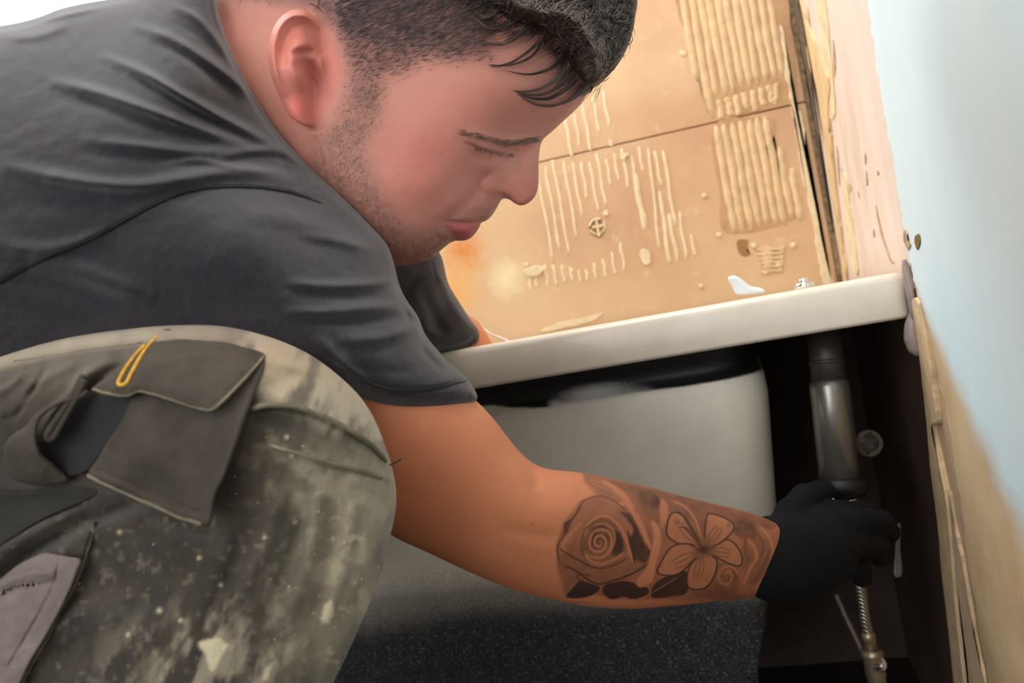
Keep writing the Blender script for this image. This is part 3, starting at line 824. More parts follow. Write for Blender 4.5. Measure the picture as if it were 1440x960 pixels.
# outer shell: near-black band under the rim, speckled dark fade low down, pale between
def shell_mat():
    t = NT('bath_shell_surface')
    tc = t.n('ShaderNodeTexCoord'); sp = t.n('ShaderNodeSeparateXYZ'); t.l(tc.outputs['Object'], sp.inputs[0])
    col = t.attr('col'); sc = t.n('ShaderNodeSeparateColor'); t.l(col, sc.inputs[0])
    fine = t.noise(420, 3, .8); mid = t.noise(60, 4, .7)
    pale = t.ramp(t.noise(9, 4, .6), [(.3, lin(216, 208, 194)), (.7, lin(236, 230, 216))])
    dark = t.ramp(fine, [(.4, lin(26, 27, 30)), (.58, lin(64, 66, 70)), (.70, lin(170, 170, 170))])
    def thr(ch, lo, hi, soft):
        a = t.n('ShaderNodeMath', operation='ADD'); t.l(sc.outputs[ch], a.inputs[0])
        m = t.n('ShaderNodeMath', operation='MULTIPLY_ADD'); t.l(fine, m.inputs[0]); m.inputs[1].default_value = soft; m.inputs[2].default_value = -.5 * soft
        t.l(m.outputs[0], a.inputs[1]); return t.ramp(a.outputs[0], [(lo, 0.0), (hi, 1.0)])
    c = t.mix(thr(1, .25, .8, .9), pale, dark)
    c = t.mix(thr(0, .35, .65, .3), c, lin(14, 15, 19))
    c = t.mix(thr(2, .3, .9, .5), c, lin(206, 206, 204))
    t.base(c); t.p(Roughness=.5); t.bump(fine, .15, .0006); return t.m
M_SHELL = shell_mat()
TS, SS = .138, .052
n1 = 80
prof = [(.548, -.004, -.004), (.52, .004, .004), (.50, .012, .010), (.492, .012, .010), (.487, .004, .003), (.481, .0005, .0), (.46, .0, .0)]
prof += [(z, .0 + (.46 - z) * .10, (.46 - z) * .10) for z in (.44, .42, .40, .38, .36, .34, .32, .30)]
prof += [(.28, .026, .024), (.25, .034, .030), (.22, .042, .036), (.19, .052, .045), (.16, .064, .056), (.13, .080, .072), (.11, .10, .10), (.102, .13, .13)]
V, Fc, Cc = [], [], []
def shell_ring(z, it, is_):
    base = rrect(TS + it, 1.36 - it, SS + is_, S1 - .05 - is_, .06, 8)
    # densify the long front edge
    out = []
    for a, b in zip(base, base[1:] + base[:1]):
        k = max(1, int(math.hypot(a[0] - b[0], a[1] - b[1]) / .012))
        k = min(k, 100)
        out += [(a[0] + (b[0] - a[0]) * j / k, a[1] + (b[1] - a[1]) * j / k) for j in range(k)]
    return np.array(out)
ref = shell_ring(.46, 0, 0); nr = len(ref)
ctr = ref.mean(0)
zs = np.concatenate([np.linspace(a[0], b[0], max(2, int(abs(a[0] - b[0]) / .006) + 1))[:-1] for a, b in zip(prof, prof[1:])] + [[prof[-1][0]]])
pz = np.array(prof)[::-1]
for z in zs:
    it = np.interp(z, pz[:, 0], pz[:, 1]); is_ = np.interp(z, pz[:, 0], pz[:, 2])
    # inset along the local outward direction
    tan = np.roll(ref, -1, 0) - np.roll(ref, 1, 0); nrm = np.c_[tan[:, 1], -tan[:, 0]]; nrm /= np.linalg.norm(nrm, axis=1)[:, None]
    ring = ref - nrm * it
    for t, s in ring:
        V.append(L(t, s, z))
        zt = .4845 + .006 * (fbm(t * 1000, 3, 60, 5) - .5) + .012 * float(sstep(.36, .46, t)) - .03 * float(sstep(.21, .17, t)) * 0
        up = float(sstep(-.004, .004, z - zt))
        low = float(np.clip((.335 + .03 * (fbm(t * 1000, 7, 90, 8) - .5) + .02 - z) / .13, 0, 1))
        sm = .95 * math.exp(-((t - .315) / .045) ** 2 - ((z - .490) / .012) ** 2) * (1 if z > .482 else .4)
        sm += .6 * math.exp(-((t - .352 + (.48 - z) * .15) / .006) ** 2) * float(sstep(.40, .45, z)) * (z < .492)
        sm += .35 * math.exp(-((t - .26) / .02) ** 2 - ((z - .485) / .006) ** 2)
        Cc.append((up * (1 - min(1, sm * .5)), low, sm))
m = len(zs)
for i in range(m - 1):
    for j in range(nr):
        Fc.append((i * nr + j, i * nr + (j + 1) % nr, (i + 1) * nr + (j + 1) % nr, (i + 1) * nr + j))
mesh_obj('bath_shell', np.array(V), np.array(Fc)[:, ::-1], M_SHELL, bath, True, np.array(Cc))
# bath feet (under the shell, in the dark)
M_STEEL = simple_mat('galvanised_steel', lin(120, 120, 118), .45, .8)
for t in (.42, 1.1):
    bm = bmesh.new(); box_l(bm, t - .02, t + .02, .16, S1 - .16, .085, .1035)
    for s in (.18, S1 - .18): box_l(bm, t - .012, t + .012, s - .012, s + .012, 0.0, .086)
    bm_obj('bath_foot', bm, M_STEEL, bath, False)
# sealant bead between rim end and wall, and a drip of it below
def lathe_pts(pr, n=16):
    return pr
def tube_obj(name, pts, radii, mat, parent=None, sides=16, cap=True):
    v, q = tube_mesh([(np.array(pts), np.array(radii))], sides)
    o = mesh_obj(name, v, q, mat, parent, True)
    if cap:
        bm = bmesh.new(); bm.from_mesh(o.data); bmesh.ops.holes_fill(bm, edges=[e for e in bm.edges if e.is_boundary]); bmesh.ops.recalc_face_normals(bm, faces=bm.faces); bm.to_mesh(o.data); bm.free()
    return o
def rod(a, b, r, n=2): return [a + (b - a) * k / (n - 1) for k in range(n)], [r] * n
sb = tag(empty('sealant_bead', tuple(L(.003, -.002, .49))), 'milky sealant blob squeezed between bath rim end and wall', 'sealant')
tube_obj('bead', catmull(np.array([L(.004, -.0035, .571), L(.004, -.005, .560), L(.003, -.005, .543), L(.003, -.004, .525), L(.003, -.002, .515)]), 4, False), np.interp(np.linspace(0, 4, 17), [0, 1, 2, 3, 4], [.002, .004, .0048, .0045, .003]), M_SEAL, sb, 14)
tube_obj('drip', catmull(np.array([L(.003, .000, .522), L(.006, .002, .512), L(.007, .004, .500), L(.006, .005, .490), L(.005, .006, .484)]), 5, False), np.interp(np.linspace(0, 4, 21), [0, 1, 2, 3, 4], [.004, .0065, .0078, .0066, .0025]), M_SEAL, sb, 16)

# tap parts standing on the deck: white lever and chrome base
M_CHROME = simple_mat('chrome', lin(225, 225, 225), .12, 1.0, 40, .02)
M_PLASTIC = simple_mat('white_plastic', lin(232, 238, 240), .35, 0, 20, .03)
dk = .875
lp = [(1024, 391), (1030, 387.5), (1038, 389), (1046, 395), (1056, 402), (1072, 405.5), (1074, 412), (1056, 414), (1036, 413), (1030, 403)]
lever = solid('plastic_lever', Field([(Lens(lp, lambda X, Y: .868 + 0 * X, half=.004, step=.6, edge=6), .002)]), (1.2, 1.2, .0015), M_PLASTIC)
tag(lever, 'white plastic lever tip standing above the bath rim', 'lever')
tap = tag(empty('tap_base', tuple(L(.075, .035, RZ))), 'small chrome tap base on the bath rim near the corner', 'tap')
tc_ = Wv(1131, 400, .866); tcn = np.array(tc_)
def ringtube(name, z0, z1, r, mat, parent, c, sides=20, prof=None):
    zz = prof or [(z0, r), (z0, r), (z1, r), (z1, r * .8)]
    return tube_obj(name, [np.array([c[0], c[1], z]) + np.array([0, 0, 1e-5 * i]) for i, (z, _) in enumerate(zz)], [q for _, q in zz], mat, parent, sides)
zt0 = RZ + .0005
ringtube('tap_collar', 0, 0, 0, M_CHROME, tap, tcn, 20, [(zt0, .0095), (zt0 + .0042, .0095), (zt0 + .0052, .0075)])
ringtube('tap_spindle', 0, 0, 0, M_CHROME, tap, tcn, 14, [(zt0 + .004, .005), (zt0 + .0085, .0046), (zt0 + .0095, .003)])
# thin white cable curving behind the rim
pts = [W(x, y, d) for x, y, d in ((670, 452, 1.02), (680, 462, 1.02), (690, 469, 1.015), (702, 474, 1.01), (716, 480, 1.0), (725, 492, 1.0))]
tag(tube_obj('white_cable', catmull(np.array(pts), 5, False), [.0011] * 26, M_PLASTIC, None, 6), 'thin white cable curving down behind the bath rim', 'cable')

# ------------------------------------------------------------------ plumbing in the dark gap
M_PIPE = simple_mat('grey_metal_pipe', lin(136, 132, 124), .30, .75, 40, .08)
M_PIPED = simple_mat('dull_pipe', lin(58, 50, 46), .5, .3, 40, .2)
M_BLACK = simple_mat('black_rubber', lin(14, 14, 16), .5, 0, 60, .2)
M_BRASS = simple_mat('tarnished_brass', lin(150, 136, 112), .35, .8, 60, .15)
waste = tag(empty('waste_pipe', tuple(W(1180, 700, .862))), 'grey metal waste pipe dropping beside the bath end', 'pipe')
pa, pb = W(1158, 462, .880), W(1181, 676, .862)
mid_ = pa + (pb - pa) * .36
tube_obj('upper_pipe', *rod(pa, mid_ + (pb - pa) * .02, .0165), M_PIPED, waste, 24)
d_ = (pb - pa) / np.linalg.norm(pb - pa)
tube_obj('pipe_sleeve', [mid_ - d_ * .002, mid_, mid_ + d_ * .006, mid_ + d_ * .012, pb], [.0165, .0185, .0195, .0190, .0190], M_PIPE, waste, 28)
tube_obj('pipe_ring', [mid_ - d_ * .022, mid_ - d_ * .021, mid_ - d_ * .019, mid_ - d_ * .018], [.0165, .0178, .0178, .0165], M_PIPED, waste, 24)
q0 = pb - d_ * .002
tube_obj('black_nut', [q0 - d_ * .001, q0, q0 + d_ * .004, q0 + d_ * .012, q0 + d_ * .017], [.017, .024, .0265, .0255, .021], M_BLACK, waste, 14)
q1 = q0 + d_ * .018
tube_obj('tail_pipe', [q1, q1 + d_ * .012, q1 + d_ * .05], [.0165, .0165, .0165], M_PIPE, waste, 20)
gq = W(1196, 708, .846)
tube_obj('chrome_clip', [gq - RV * .006 - UV * .002, gq + RV * .004 + UV * .003], [.0055, .0065], M_CHROME, waste, 10)
gq = W(1158, 703, .812)
rg_ = [gq + .0085 * math.cos(a) * RV * 1.1 + .0035 * math.sin(a) * UV + .004 * math.sin(a) * FV for a in np.linspace(0, 2 * math.pi, 17)]
tag(tube_obj('chrome_ring', rg_, [.0014] * 17, M_CHROME, None, 6), 'small chrome ring under the black nut by the glove', 'ring')
# stub of pipe end on the dark wall
fit = tag(empty('pipe_stub', tuple(W(1222, 624, .885))), 'round pale pipe end sticking out of the dark wall', 'pipe fitting')
c0 = W(1222, 623, .885); ax = (CAM - c0) / np.linalg.norm(CAM - c0) - E1 * .15; ax /= np.linalg.norm(ax)
tube_obj('stub', [c0 - ax * .05, c0, c0 + ax * .001, c0 + ax * .001, c0 - ax * .02], [.0125, .0135, .0125, .0095, .009], simple_mat('grimy_plastic', lin(84, 74, 62), .4), fit, 24)
tube_obj('stub_core', [c0 - ax * .05, c0 - ax * .004], [.004, .004], M_BLACK, fit, 10)
# braided hose down to the isolating valve
hose = tag(empty('braided_hose', tuple(W(1224, 905, .84))), 'braided steel hose running down to the brass valve', 'hose')
hp_ = catmull(np.array([W(1196, 770, .850), W(1205, 800, .848), (W(1212, 835, .846)), W(1217, 870, .845), W(1222, 893, .845)]), 12, False)
def braid():
    t = NT('steel_braid'); tc = t.n('ShaderNodeTexCoord')
    w1 = t.n('ShaderNodeTexWave', wave_type='BANDS', bands_direction='DIAGONAL'); w1.inputs['Scale'].default_value = 160; t.l(tc.outputs['Object'], w1.inputs[0])
    t.base(t.ramp(w1.outputs['Fac'], [(.2, lin(70, 62, 54)), (.6, lin(176, 164, 148))])); t.p(Roughness=.35, Metallic=.7); t.bump(w1.outputs['Fac'], .6, .0006); return t.m
rr_ = [.0046 + .0003 * math.sin(i * 2.6) for i in range(len(hp_))]
tube_obj('braid', hp_, rr_, braid(), hose, 12)
hp2 = catmull(np.array([W(1210, 772, .862), W(1213, 800, .86), W(1216, 840, .858), W(1219, 880, .853)]), 8, False)
tag(tube_obj('thin_hose', hp2, [.0034] * len(hp2), bpy.data.materials['steel_braid'], None, 8), 'second thin hose beside the braided steel hose', 'hose')
e0, e1_ = W(1220, 888, .845), W(1226, 916, .844)
tube_obj('hose_ferrule', [e0, e0 + (e1_ - e0) * .1, e0 + (e1_ - e0) * .45, e0 + (e1_ - e0) * .5, e1_], [.0052, .0064, .0066, .0058, .0070], M_BRASS, hose, 16)
valve = tag(empty('isolating_valve', tuple(W(1232, 960, .842))), 'brass isolating valve with slotted screw at the foot of the hose', 'valve')
v0, v1 = W(1226, 913, .844), W(1238, 985, .842)
f_ = lambda k: v0 + (v1 - v0) * k
tube_obj('valve_body', [f_(0), f_(.04), f_(.12), f_(.2), f_(.5), f_(.58), f_(.66), f_(.7), f_(1)], [.009, .0105, .0105, .0095, .0095, .0085, .0085, .0105, .0105], M_BRASS, valve, 12)
sc0 = W(1236, 934, .835); sd_ = (CAM - sc0) / np.linalg.norm(CAM - sc0)
sd_ = sd_ - 0.1 * RV; sd_ /= np.linalg.norm(sd_)
tube_obj('valve_screw', [sc0 - sd_ * .006, sc0, sc0 + sd_ * .0012, sc0 + sd_ * .0012, sc0 + sd_ * .0004], [.0072, .0072, .0064, .0046, .0042], M_CHROME, valve, 20)
tube_obj('screw_slot', [sc0 + sd_ * .0008 - RV * .004, sc0 + sd_ * .0008 + RV * .004], [.0007, .0007], M_BLACK, valve, 6)
# copper stub lines in the gap
rp = tag(tube_obj('thin_rod', [W(1176, 836, .872), W(1190, 868, .868), W(1208, 905, .862), W(1216, 925, .858)], [.0026] * 4, simple_mat('dull_rod', lin(96, 84, 74), .5, .3), None, 8), 'thin dull rod leaning towards the brass valve', 'rod')
wp = [(1262, 738), (1267, 740), (1266, 770), (1269, 800), (1266, 811), (1257, 808), (1258, 780)]
strip = solid('plastic_strip', Field([(Lens(wp, lambda X, Y: .828 + 0 * X, half=.0015, step=.6, edge=3), .002)]), (1.2, 1.2, .0012), simple_mat('grubby_white_plastic', lin(92, 88, 85), .5))
tag(strip, 'pale plastic strip hanging on the dark wall beside the glove', 'strip')
# ------------------------------------------------------------------ the man
person = tag(empty('person', tuple(W(250, 900, .60) * np.array([1, 1, 0]))), 'crouching man in dark t-shirt and dusty work trousers reaching under the bath', 'person')

# ---- head: profile outline, half-widths (metres) at landmarks, sculpted relief
HEADP = [(862, 60), (850, 95), (832, 122), (815, 148), (799, 164), (785, 177), (774, 187), (765, 194.5), (760.5, 203), (758.5, 215), (757.5, 228), (757.5, 242), (757.5, 256), (756, 267),
         (751, 278), (742, 286), (732, 289), (724, 286), (717, 281), (710, 279), (705, 281), (702, 286), (697, 295), (691, 304), (685, 309.5), (678, 312.5), (675.5, 315), (674, 320), (667, 330), (660, 336),
         (650, 338.5), (641, 338.5), (634, 341), (627, 346), (619, 353), (611, 360), (600, 366), (585, 370), (565, 373), (540, 374), (505, 357), (470, 333), (430, 303), (395, 265),
         (365, 215), (335, 160), (312, 100), (298, 40), (296, -20), (310, -75), (350, -120), (410, -150), (490, -170), (570, -175), (660, -160), (740, -125), (800, -75), (840, -20), (858, 25)]
HH = [(600, 120, .070), (520, 60, .074), (450, 110, .073), (640, 60, .070), (720, 60, .060), (790, 60, .044), (825, 110, .020), (740, 140, .049), (700, 165, .053), (790, 160, .018), (655, 193, .058), (715, 192, .034),
      (745, 199, .016), (655, 215, .055), (690, 218, .043), (712, 224, .029), (733, 226, .013), (748, 234, .007), (745, 262, .0105), (725, 268, .0135), (700, 265, .0165), (684, 262, .0205),
      (662, 262, .037), (625, 225, .061), (600, 265, .061), (640, 288, .041), (668, 297, .024), (685, 298, .014), (652, 315, .023), (628, 313, .033), (660, 327, .013), (620, 340, .023), (598, 352, .023),
      (570, 350, .034), (560, 310, .051), (500, 265, .060), (470, 200, .067), (430, 180, .067), (400, 100, .065), (350, 40, .055), (540, 200, .067), (560, -60, .075), (700, -60, .060)]
HD = .66
def head_relief(r):
    r.blob(704, 213, 26, 13, -.0032, 10)                       # eye socket
    r.blob(690, 209, 17, 7, .0026, 12)                         # lowered upper lid
    r.line([(652, 199), (662, 203), (674, 209), (690, 214), (708, 217), (722, 216)], 2.2, -.0016)
    r.line([(660, 218), (680, 224), (702, 226)], 5, -.0008)
    r.line([(655, 188), (680, 193), (705, 199), (735, 200), (758, 196)], 8, .0024)
    r.blob(691, 264, 17, 13, .0030, 10)                        # nostril wing
    r.line([(694, 243), (683, 249), (676, 258), (676, 268), (683, 275)], 5, -.0020)
    r.blob(712, 281, 7, 3, -.002, 20)
    r.line([(676, 260), (664, 276), (647, 296), (630, 308), (614, 318)], 9, -.0016)      # fold from wing to mouth corner
    r.line([(664, 252), (645, 275), (622, 296), (600, 308)], 14, .0014)
    r.line([(682, 311), (665, 313), (645, 313), (630, 311), (622, 313)], 2.6, -.0026, .2)   # mouth
    r.line([(680, 307), (665, 306), (648, 308), (632, 309)], 4, .0008)
    r.line([(668, 322), (652, 325), (636, 321)], 6, .0022)     # lower lip
    r.line([(640, 336), (626, 338), (612, 334)], 5, -.0018)
    r.blob(604, 352, 20, 14, .0016)
    r.blob(612, 258, 40, 28, .0022, -20)
    r.blob(740, 276, 12, 9, .0008)
    r.line([(704, 252), (716, 262), (722, 276)], 7, -.0007)
    r.line([(560, 352), (520, 310), (480, 250), (455, 200)], 16, .0012)
    r.V += .0009 * (fbm(r.X, r.Y, 26, 3) - .5)
head = Lens(HEADP, lambda X, Y: HD + 0 * X, HH, 2.0, head_relief, 3)
# ---- ear
EARP = [(443, 24), (430, 15), (416, 13), (404, 17), (393, 26), (385, 38), (379, 54), (376, 72), (378, 92), (383, 112), (390, 130), (398, 146), (406, 160), (417, 171), (430, 177.5), (442, 177), (452, 168), (462, 150), (474, 128), (480, 104), (478, 78), (468, 56), (456, 40)]
def ear_mid(X, Y): return tps([(380, 70, .572), (392, 25, .574), (430, 14, .577), (400, 150, .578), (430, 175, .583), (470, 60, .612), (482, 100, .616), (462, 150, .620), (430, 95, .579)], X, Y)
def ear_relief(r):
    r.line([(468, 66), (455, 44), (440, 26), (424, 20), (408, 22), (394, 34), (386, 52), (383, 74), (385, 98), (391, 120), (399, 138)], 6.5, .0050, .18)      # helix rim
    r.line([(446, 52), (430, 38), (415, 40), (404, 54), (399, 75), (400, 96)], 7, -.0034)                                                                 # groove inside the rim
    r.line([(446, 66), (428, 62), (415, 72), (411, 90), (418, 112), (428, 130)], 8, .0022)                                                                # antihelix
    r.blob(430, 90, 17, 14, -.0075, 40); r.blob(441, 106, 10, 20, -.0085, -25); r.line([(406, 76), (424, 73), (444, 74)], 6, -.0035)
    r.line([(440, 108), (446, 122), (449, 138)], 3, -.006, .2)
    r.line([(452, 76), (455, 95), (456, 116)], 7, .0028)                                                                                                      # tragus
    r.blob(422, 152, 16, 17, .0022)
ear = Lens(EARP, ear_mid, [(400, 90, .0105), (425, 30, .0085), (430, 90, .0115), (425, 155, .0095), (460, 100, .012)], 1.0, ear_relief, 3)
# ---- near arm
ARMP = [(500, 530), (560, 500), (622, 528), (658, 553), (690, 584), (712, 612), (732, 636), (750, 651), (770, 659), (795, 662), (822, 665), (850, 671), (900, 682), (950, 695), (1000, 707), (1045, 718), (1075, 728), (1100, 742),
        (1118, 765), (1122, 795), (1110, 822), (1088, 834), (1060, 840), (1000, 846), (930, 853), (880, 856), (830, 852), (780, 843), (720, 828), (660, 804), (600, 776), (550, 752), (505, 715), (475, 640), (462, 560)]
def arm_mid(X, Y): return tps([(470, 500, .535), (600, 590, .565), (560, 700, .575), (680, 720, .598), (760, 740, .615), (900, 765, .665), (1085, 785, .730), (700, 600, .58)], X, Y, .01)
def arm_relief(r):
    r.blob(760, 690, 30, 22, -.0022, 30)                        # crook of the elbow
    r.line([(742, 652), (752, 668), (756, 690)], 9, -.0025)
    r.blob(830, 720, 70, 30, .0022, 15); r.blob(690, 790, 50, 20, .0022, 25)
    r.line([(700, 742), (750, 752), (800, 758)], 11, -.0016)
    r.V += .0007 * (fbm(r.X, r.Y, 30, 5) - .5)
arm = Lens(ARMP, arm_mid, [(545, 545, .030), (600, 560, .036), (570, 600, .044), (620, 680, .050), (690, 730, .051), (780, 750, .050), (900, 770, .046), (1000, 778, .038), (1080, 787, .030)], 2.0, arm_relief, 3)
body_field = Field([(head, .004), (Cap((430, 130, .665), (200, 250, .70), .058, .072), .022), (ear, .005),
                    (Cap((330, 190, .70), (60, 330, .72), .085, .12), .03), (Cap((60, 330, .72), (-220, 420, .72), .12, .13), .03),
                    (Cap((230, 330, .66), (560, 545, .572), .045, .030), .02), (arm, .006),
                    (Cap((260, 300, .80), (550, 420, .92), .045, .032), .02), (Cap((550, 420, .92), (640, 484, .975), .032, .033), .01), (Cap((640, 484, .975), (740, 590, 1.06), .033, .026), .01),
                    (Cap((740, 590, 1.06), (780, 640, 1.07), .028, .022), .01),
                    (Cap((1095, 785, .735), (1165, 775, .775), .026, .024), .008)])

# ---- tattoo (drawn on the skin, in the coordinates of a close-up of the forearm)
def tattoo(px, py):
    X = (px - 760) * 4.114; Y = (py - 640) * 4.114
    T = np.zeros(X.shape)
    A = np.array([(240, 60), (340, 90), (520, 110), (760, 170), (960, 240), (1180, 290), (1330, 340), (1400, 480), (1390, 640), (1330, 790), (1240, 850), (900, 835), (640, 830), (420, 830), (300, 800), (150, 815), (100, 640), (95, 520), (140, 390), (230, 270), (330, 230), (260, 150)], float)
    T += .36 * sstep(-20, 14, polysd(A, X, Y)) * (.6 + .8 * fbm(X, Y, 60, 21))
    def fill(p, v, soft=8, tex=.25, sm=4, base=0):
        nonlocal T
        P = catmull(p, sm) if sm else np.array(p, float)
        m = sstep(-soft, soft, polysd(P, X, Y)); T = T * (1 - m) + m * v * (1 - tex + 2 * tex * fbm(X, Y, 45, len(p) + base))
    def line(p, w, v):
        nonlocal T
        d, _, t = pldist(catmull(p, 6, False), X, Y)
        m = np.exp(-(d / w) ** 2) * np.clip(np.minimum(t, 1 - t) / .08, .25, 1)
        T = T * (1 - m) + m * v
    fill([(330, 130), (480, 160), (640, 200), (740, 250), (720, 330), (700, 390), (640, 380), (600, 330), (560, 260), (500, 215), (420, 170)], .52)
    fill([(560, 200), (640, 215), (690, 250), (680, 310), (630, 300), (580, 250)], .68, 14)
    fill([(450, 340), (520, 330), (560, 330), (600, 400), (632, 480), (640, 545), (610, 620), (540, 645), (520, 560), (500, 450)], .80)
    fill([(140, 395), (190, 360), (228, 285), (240, 335), (205, 410), (150, 455)], .74)
    fill([(240, 270), (300, 300), (400, 290), (480, 350), (540, 430), (500, 470), (440, 380), (340, 340), (260, 380), (170, 520), (145, 480)], .30, 10)
    fill([(150, 560), (240, 600), (330, 650), (450, 640), (520, 600), (620, 640), (520, 690), (420, 730), (320, 745), (190, 680), (110, 635)], .42, 10)
    fill([(350, 350), (430, 370), (480, 440), (500, 540), (460, 610), (350, 635), (260, 610), (235, 540), (260, 440)], .52, 14)
    fill([(400, 430), (460, 450), (480, 540), (450, 590), (410, 560), (400, 500)], .78, 10)
    fill([(300, 420), (360, 400), (400, 440), (390, 520), (340, 550), (290, 520)], .66, 12)
    for p, w, v in (([(330, 505), (342, 492), (352, 505), (345, 525), (325, 525), (312, 505), (322, 475), (350, 465), (375, 485), (378, 520), (355, 552), (315, 555), (288, 530), (290, 480), (315, 440), (360, 430), (400, 450), (412, 500), (395, 560), (350, 590), (295, 585), (255, 555)], 8, .10),
                    ([(255, 560), (290, 610), (350, 628), (430, 600), (490, 560)], 9, .12), ([(240, 480), (280, 400), (340, 352), (410, 365), (470, 430), (505, 520), (540, 635)], 9, .08),
                    ([(440, 290), (500, 280), (545, 350), (590, 440), (630, 530)], 15, .06), ([(350, 140), (430, 190), (500, 250), (540, 320)], 13, .08), ([(300, 410), (360, 395), (410, 420), (430, 480), (405, 560)], 6, .15),
                    ([(150, 560), (130, 520), (180, 450), (240, 390)], 9, .10), ([(420, 200), (470, 240), (510, 300)], 7, .1),
                    ([(100, 525), (150, 565), (230, 612), (330, 652), (440, 630), (520, 580)], 5, .75), ([(112, 632), (200, 665), (320, 742), (430, 722), (540, 680), (640, 615)], 6, .8),
                    ([(230, 285), (250, 262), (340, 235), (430, 265), (500, 330)], 5, .6), ([(250, 260), (200, 350), (140, 400), (140, 450), (100, 525), (110, 635)], 5, .7), ([(330, 370), (260, 430), (235, 510), (250, 570)], 5, .65),
                    ([(260, 150), (330, 190), (420, 240)], 5, .45), ([(270, 110), (300, 150), (380, 180)], 5, .4), ([(500, 430), (530, 520), (545, 630)], 5, .85), ([(320, 440), (300, 480), (300, 530)], 4, .8), ([(300, 700), (250, 690), (210, 700), (260, 740), (330, 760)], 5, .7)):
        line(p, w, v)
    fill([(150, 818), (190, 765), (230, 728), (300, 745), (345, 768), (300, 808), (225, 826)], .88, 6, .12)
    fill([(360, 790), (370, 755), (420, 735), (500, 728), (560, 745), (615, 765), (622, 800), (540, 832), (480, 815), (420, 832), (380, 815)], .92, 6, .1)
    fill([(640, 800), (660, 745), (720, 705), (840, 668), (850, 790), (760, 815), (660, 825)], .84, 6, .15)
    line([(640, 800), (720, 750), (800, 700)], 4, .45)
    fill([(640, 375), (690, 420), (695, 520), (670, 620), (645, 730), (580, 765), (555, 730), (620, 640), (640, 560), (655, 470)], .07, 8, .3)
    fill([(700, 250), (740, 300), (730, 380), (700, 420), (690, 340)], .16, 10)
    fill([(560, 330), (600, 400), (640, 520), (630, 540), (580, 430), (540, 350)], .1, 8)
    fill([(760, 250), (860, 290), (960, 330), (970, 420), (930, 520), (880, 440), (820, 350), (770, 320), (740, 320)], .50, 12)
    fill([(640, 150), (760, 190), (960, 270), (1180, 315), (1340, 350), (1350, 430), (1150, 392), (950, 345), (760, 262), (660, 215)], .55, 12)
    fill([(1110, 380), (1200, 380), (1250, 420), (1230, 500), (1160, 480), (1110, 440)], .66, 16)
    fill([(1180, 520), (1260, 480), (1340, 520), (1340, 650), (1240, 760), (1180, 700), (1160, 600)], .48, 20)
    fill([(1010, 640), (1100, 620), (1150, 680), (1120, 800), (980, 820), (870, 800), (960, 760)], .52, 16)
    for p in ([(920, 522), (860, 515), (800, 512), (735, 462), (738, 380), (770, 330), (828, 352), (880, 430), (935, 520)], [(920, 550), (850, 512), (760, 530), (700, 615), (680, 682), (780, 692), (850, 642), (915, 565)],
              [(930, 570), (865, 640), (848, 735), (880, 775), (960, 762), (1008, 690), (1020, 605), (960, 565)], [(970, 552), (1060, 490), (1120, 508), (1165, 580), (1150, 640), (1060, 612), (985, 565)], [(950, 510), (955, 400), (980, 338), (1090, 375), (1118, 425), (1050, 500), (970, 535)]):
        P_ = catmull(p, 4); mk = sstep(-6, 6, polysd(P_, X, Y)); rr2 = np.hypot(X - 942, Y - 545)
        gv = .10 + .55 * np.exp(-rr2 / 75) + .16 * fbm(X, Y, 30, 9) * sstep(60, 200, rr2); T = T * (1 - mk) + mk * gv
        line(p, 5, .85)
        q = np.array(p, float); c = np.array([942., 545.]); far = q[np.argsort(-np.linalg.norm(q - c, axis=1))[:3]].mean(0)
        for k in (-.10, 0, .10):
            n = np.array([-(far - c)[1], (far - c)[0]])
            line([c + (far - c) * .1, c + (far - c) * .5 + n * k * 1.2, c + (far - c) * .8 + n * k * .8], 5, .5)
    for k in range(5): line([(930, 530), (900 - 15 * k, 460 - 8 * k), (870 - 18 * k, 400 + 4 * k)], 4, .7)
    m = np.exp(-((X - 945) / 42) ** 2 - ((Y - 545) / 26) ** 2); T = T * (1 - m) + m * .85
    m = np.exp(-((X - 790) / 30) ** 2 - ((Y - 385) / 26) ** 2) * (.5 + fbm(X, Y, 14, 3)) ; T = np.maximum(T, m * .5)
    m = np.exp(-((X - 1095) / 30) ** 2 - ((Y - 400) / 26) ** 2) * (.5 + fbm(X, Y, 14, 4)); T = np.maximum(T, m * .5)
    for p, w, v in (([(1060, 690), (1090, 670), (1110, 700), (1090, 740), (1050, 740), (1030, 700), (1060, 650), (1120, 650), (1150, 710)], 6, .2), ([(1180, 470), (1230, 520), (1250, 590), (1210, 660), (1170, 760)], 9, .14), ([(1260, 400), (1320, 470), (1345, 560), (1310, 680), (1220, 800)], 10, .16),
                    ([(1150, 400), (1190, 460), (1180, 540), (1210, 620)], 8, .6), ([(1250, 440), (1290, 520), (1270, 600)], 8, .6), ([(1330, 540), (1290, 640), (1230, 740)], 7, .62), ([(760, 260), (840, 300), (900, 380), (930, 480)], 6, .15), ([(800, 320), (860, 400), (915, 500)], 5, .75)):
        line(p, w, v)
    return np.clip(1.18 * np.clip(T, 0, 1) ** .8, 0, 1)

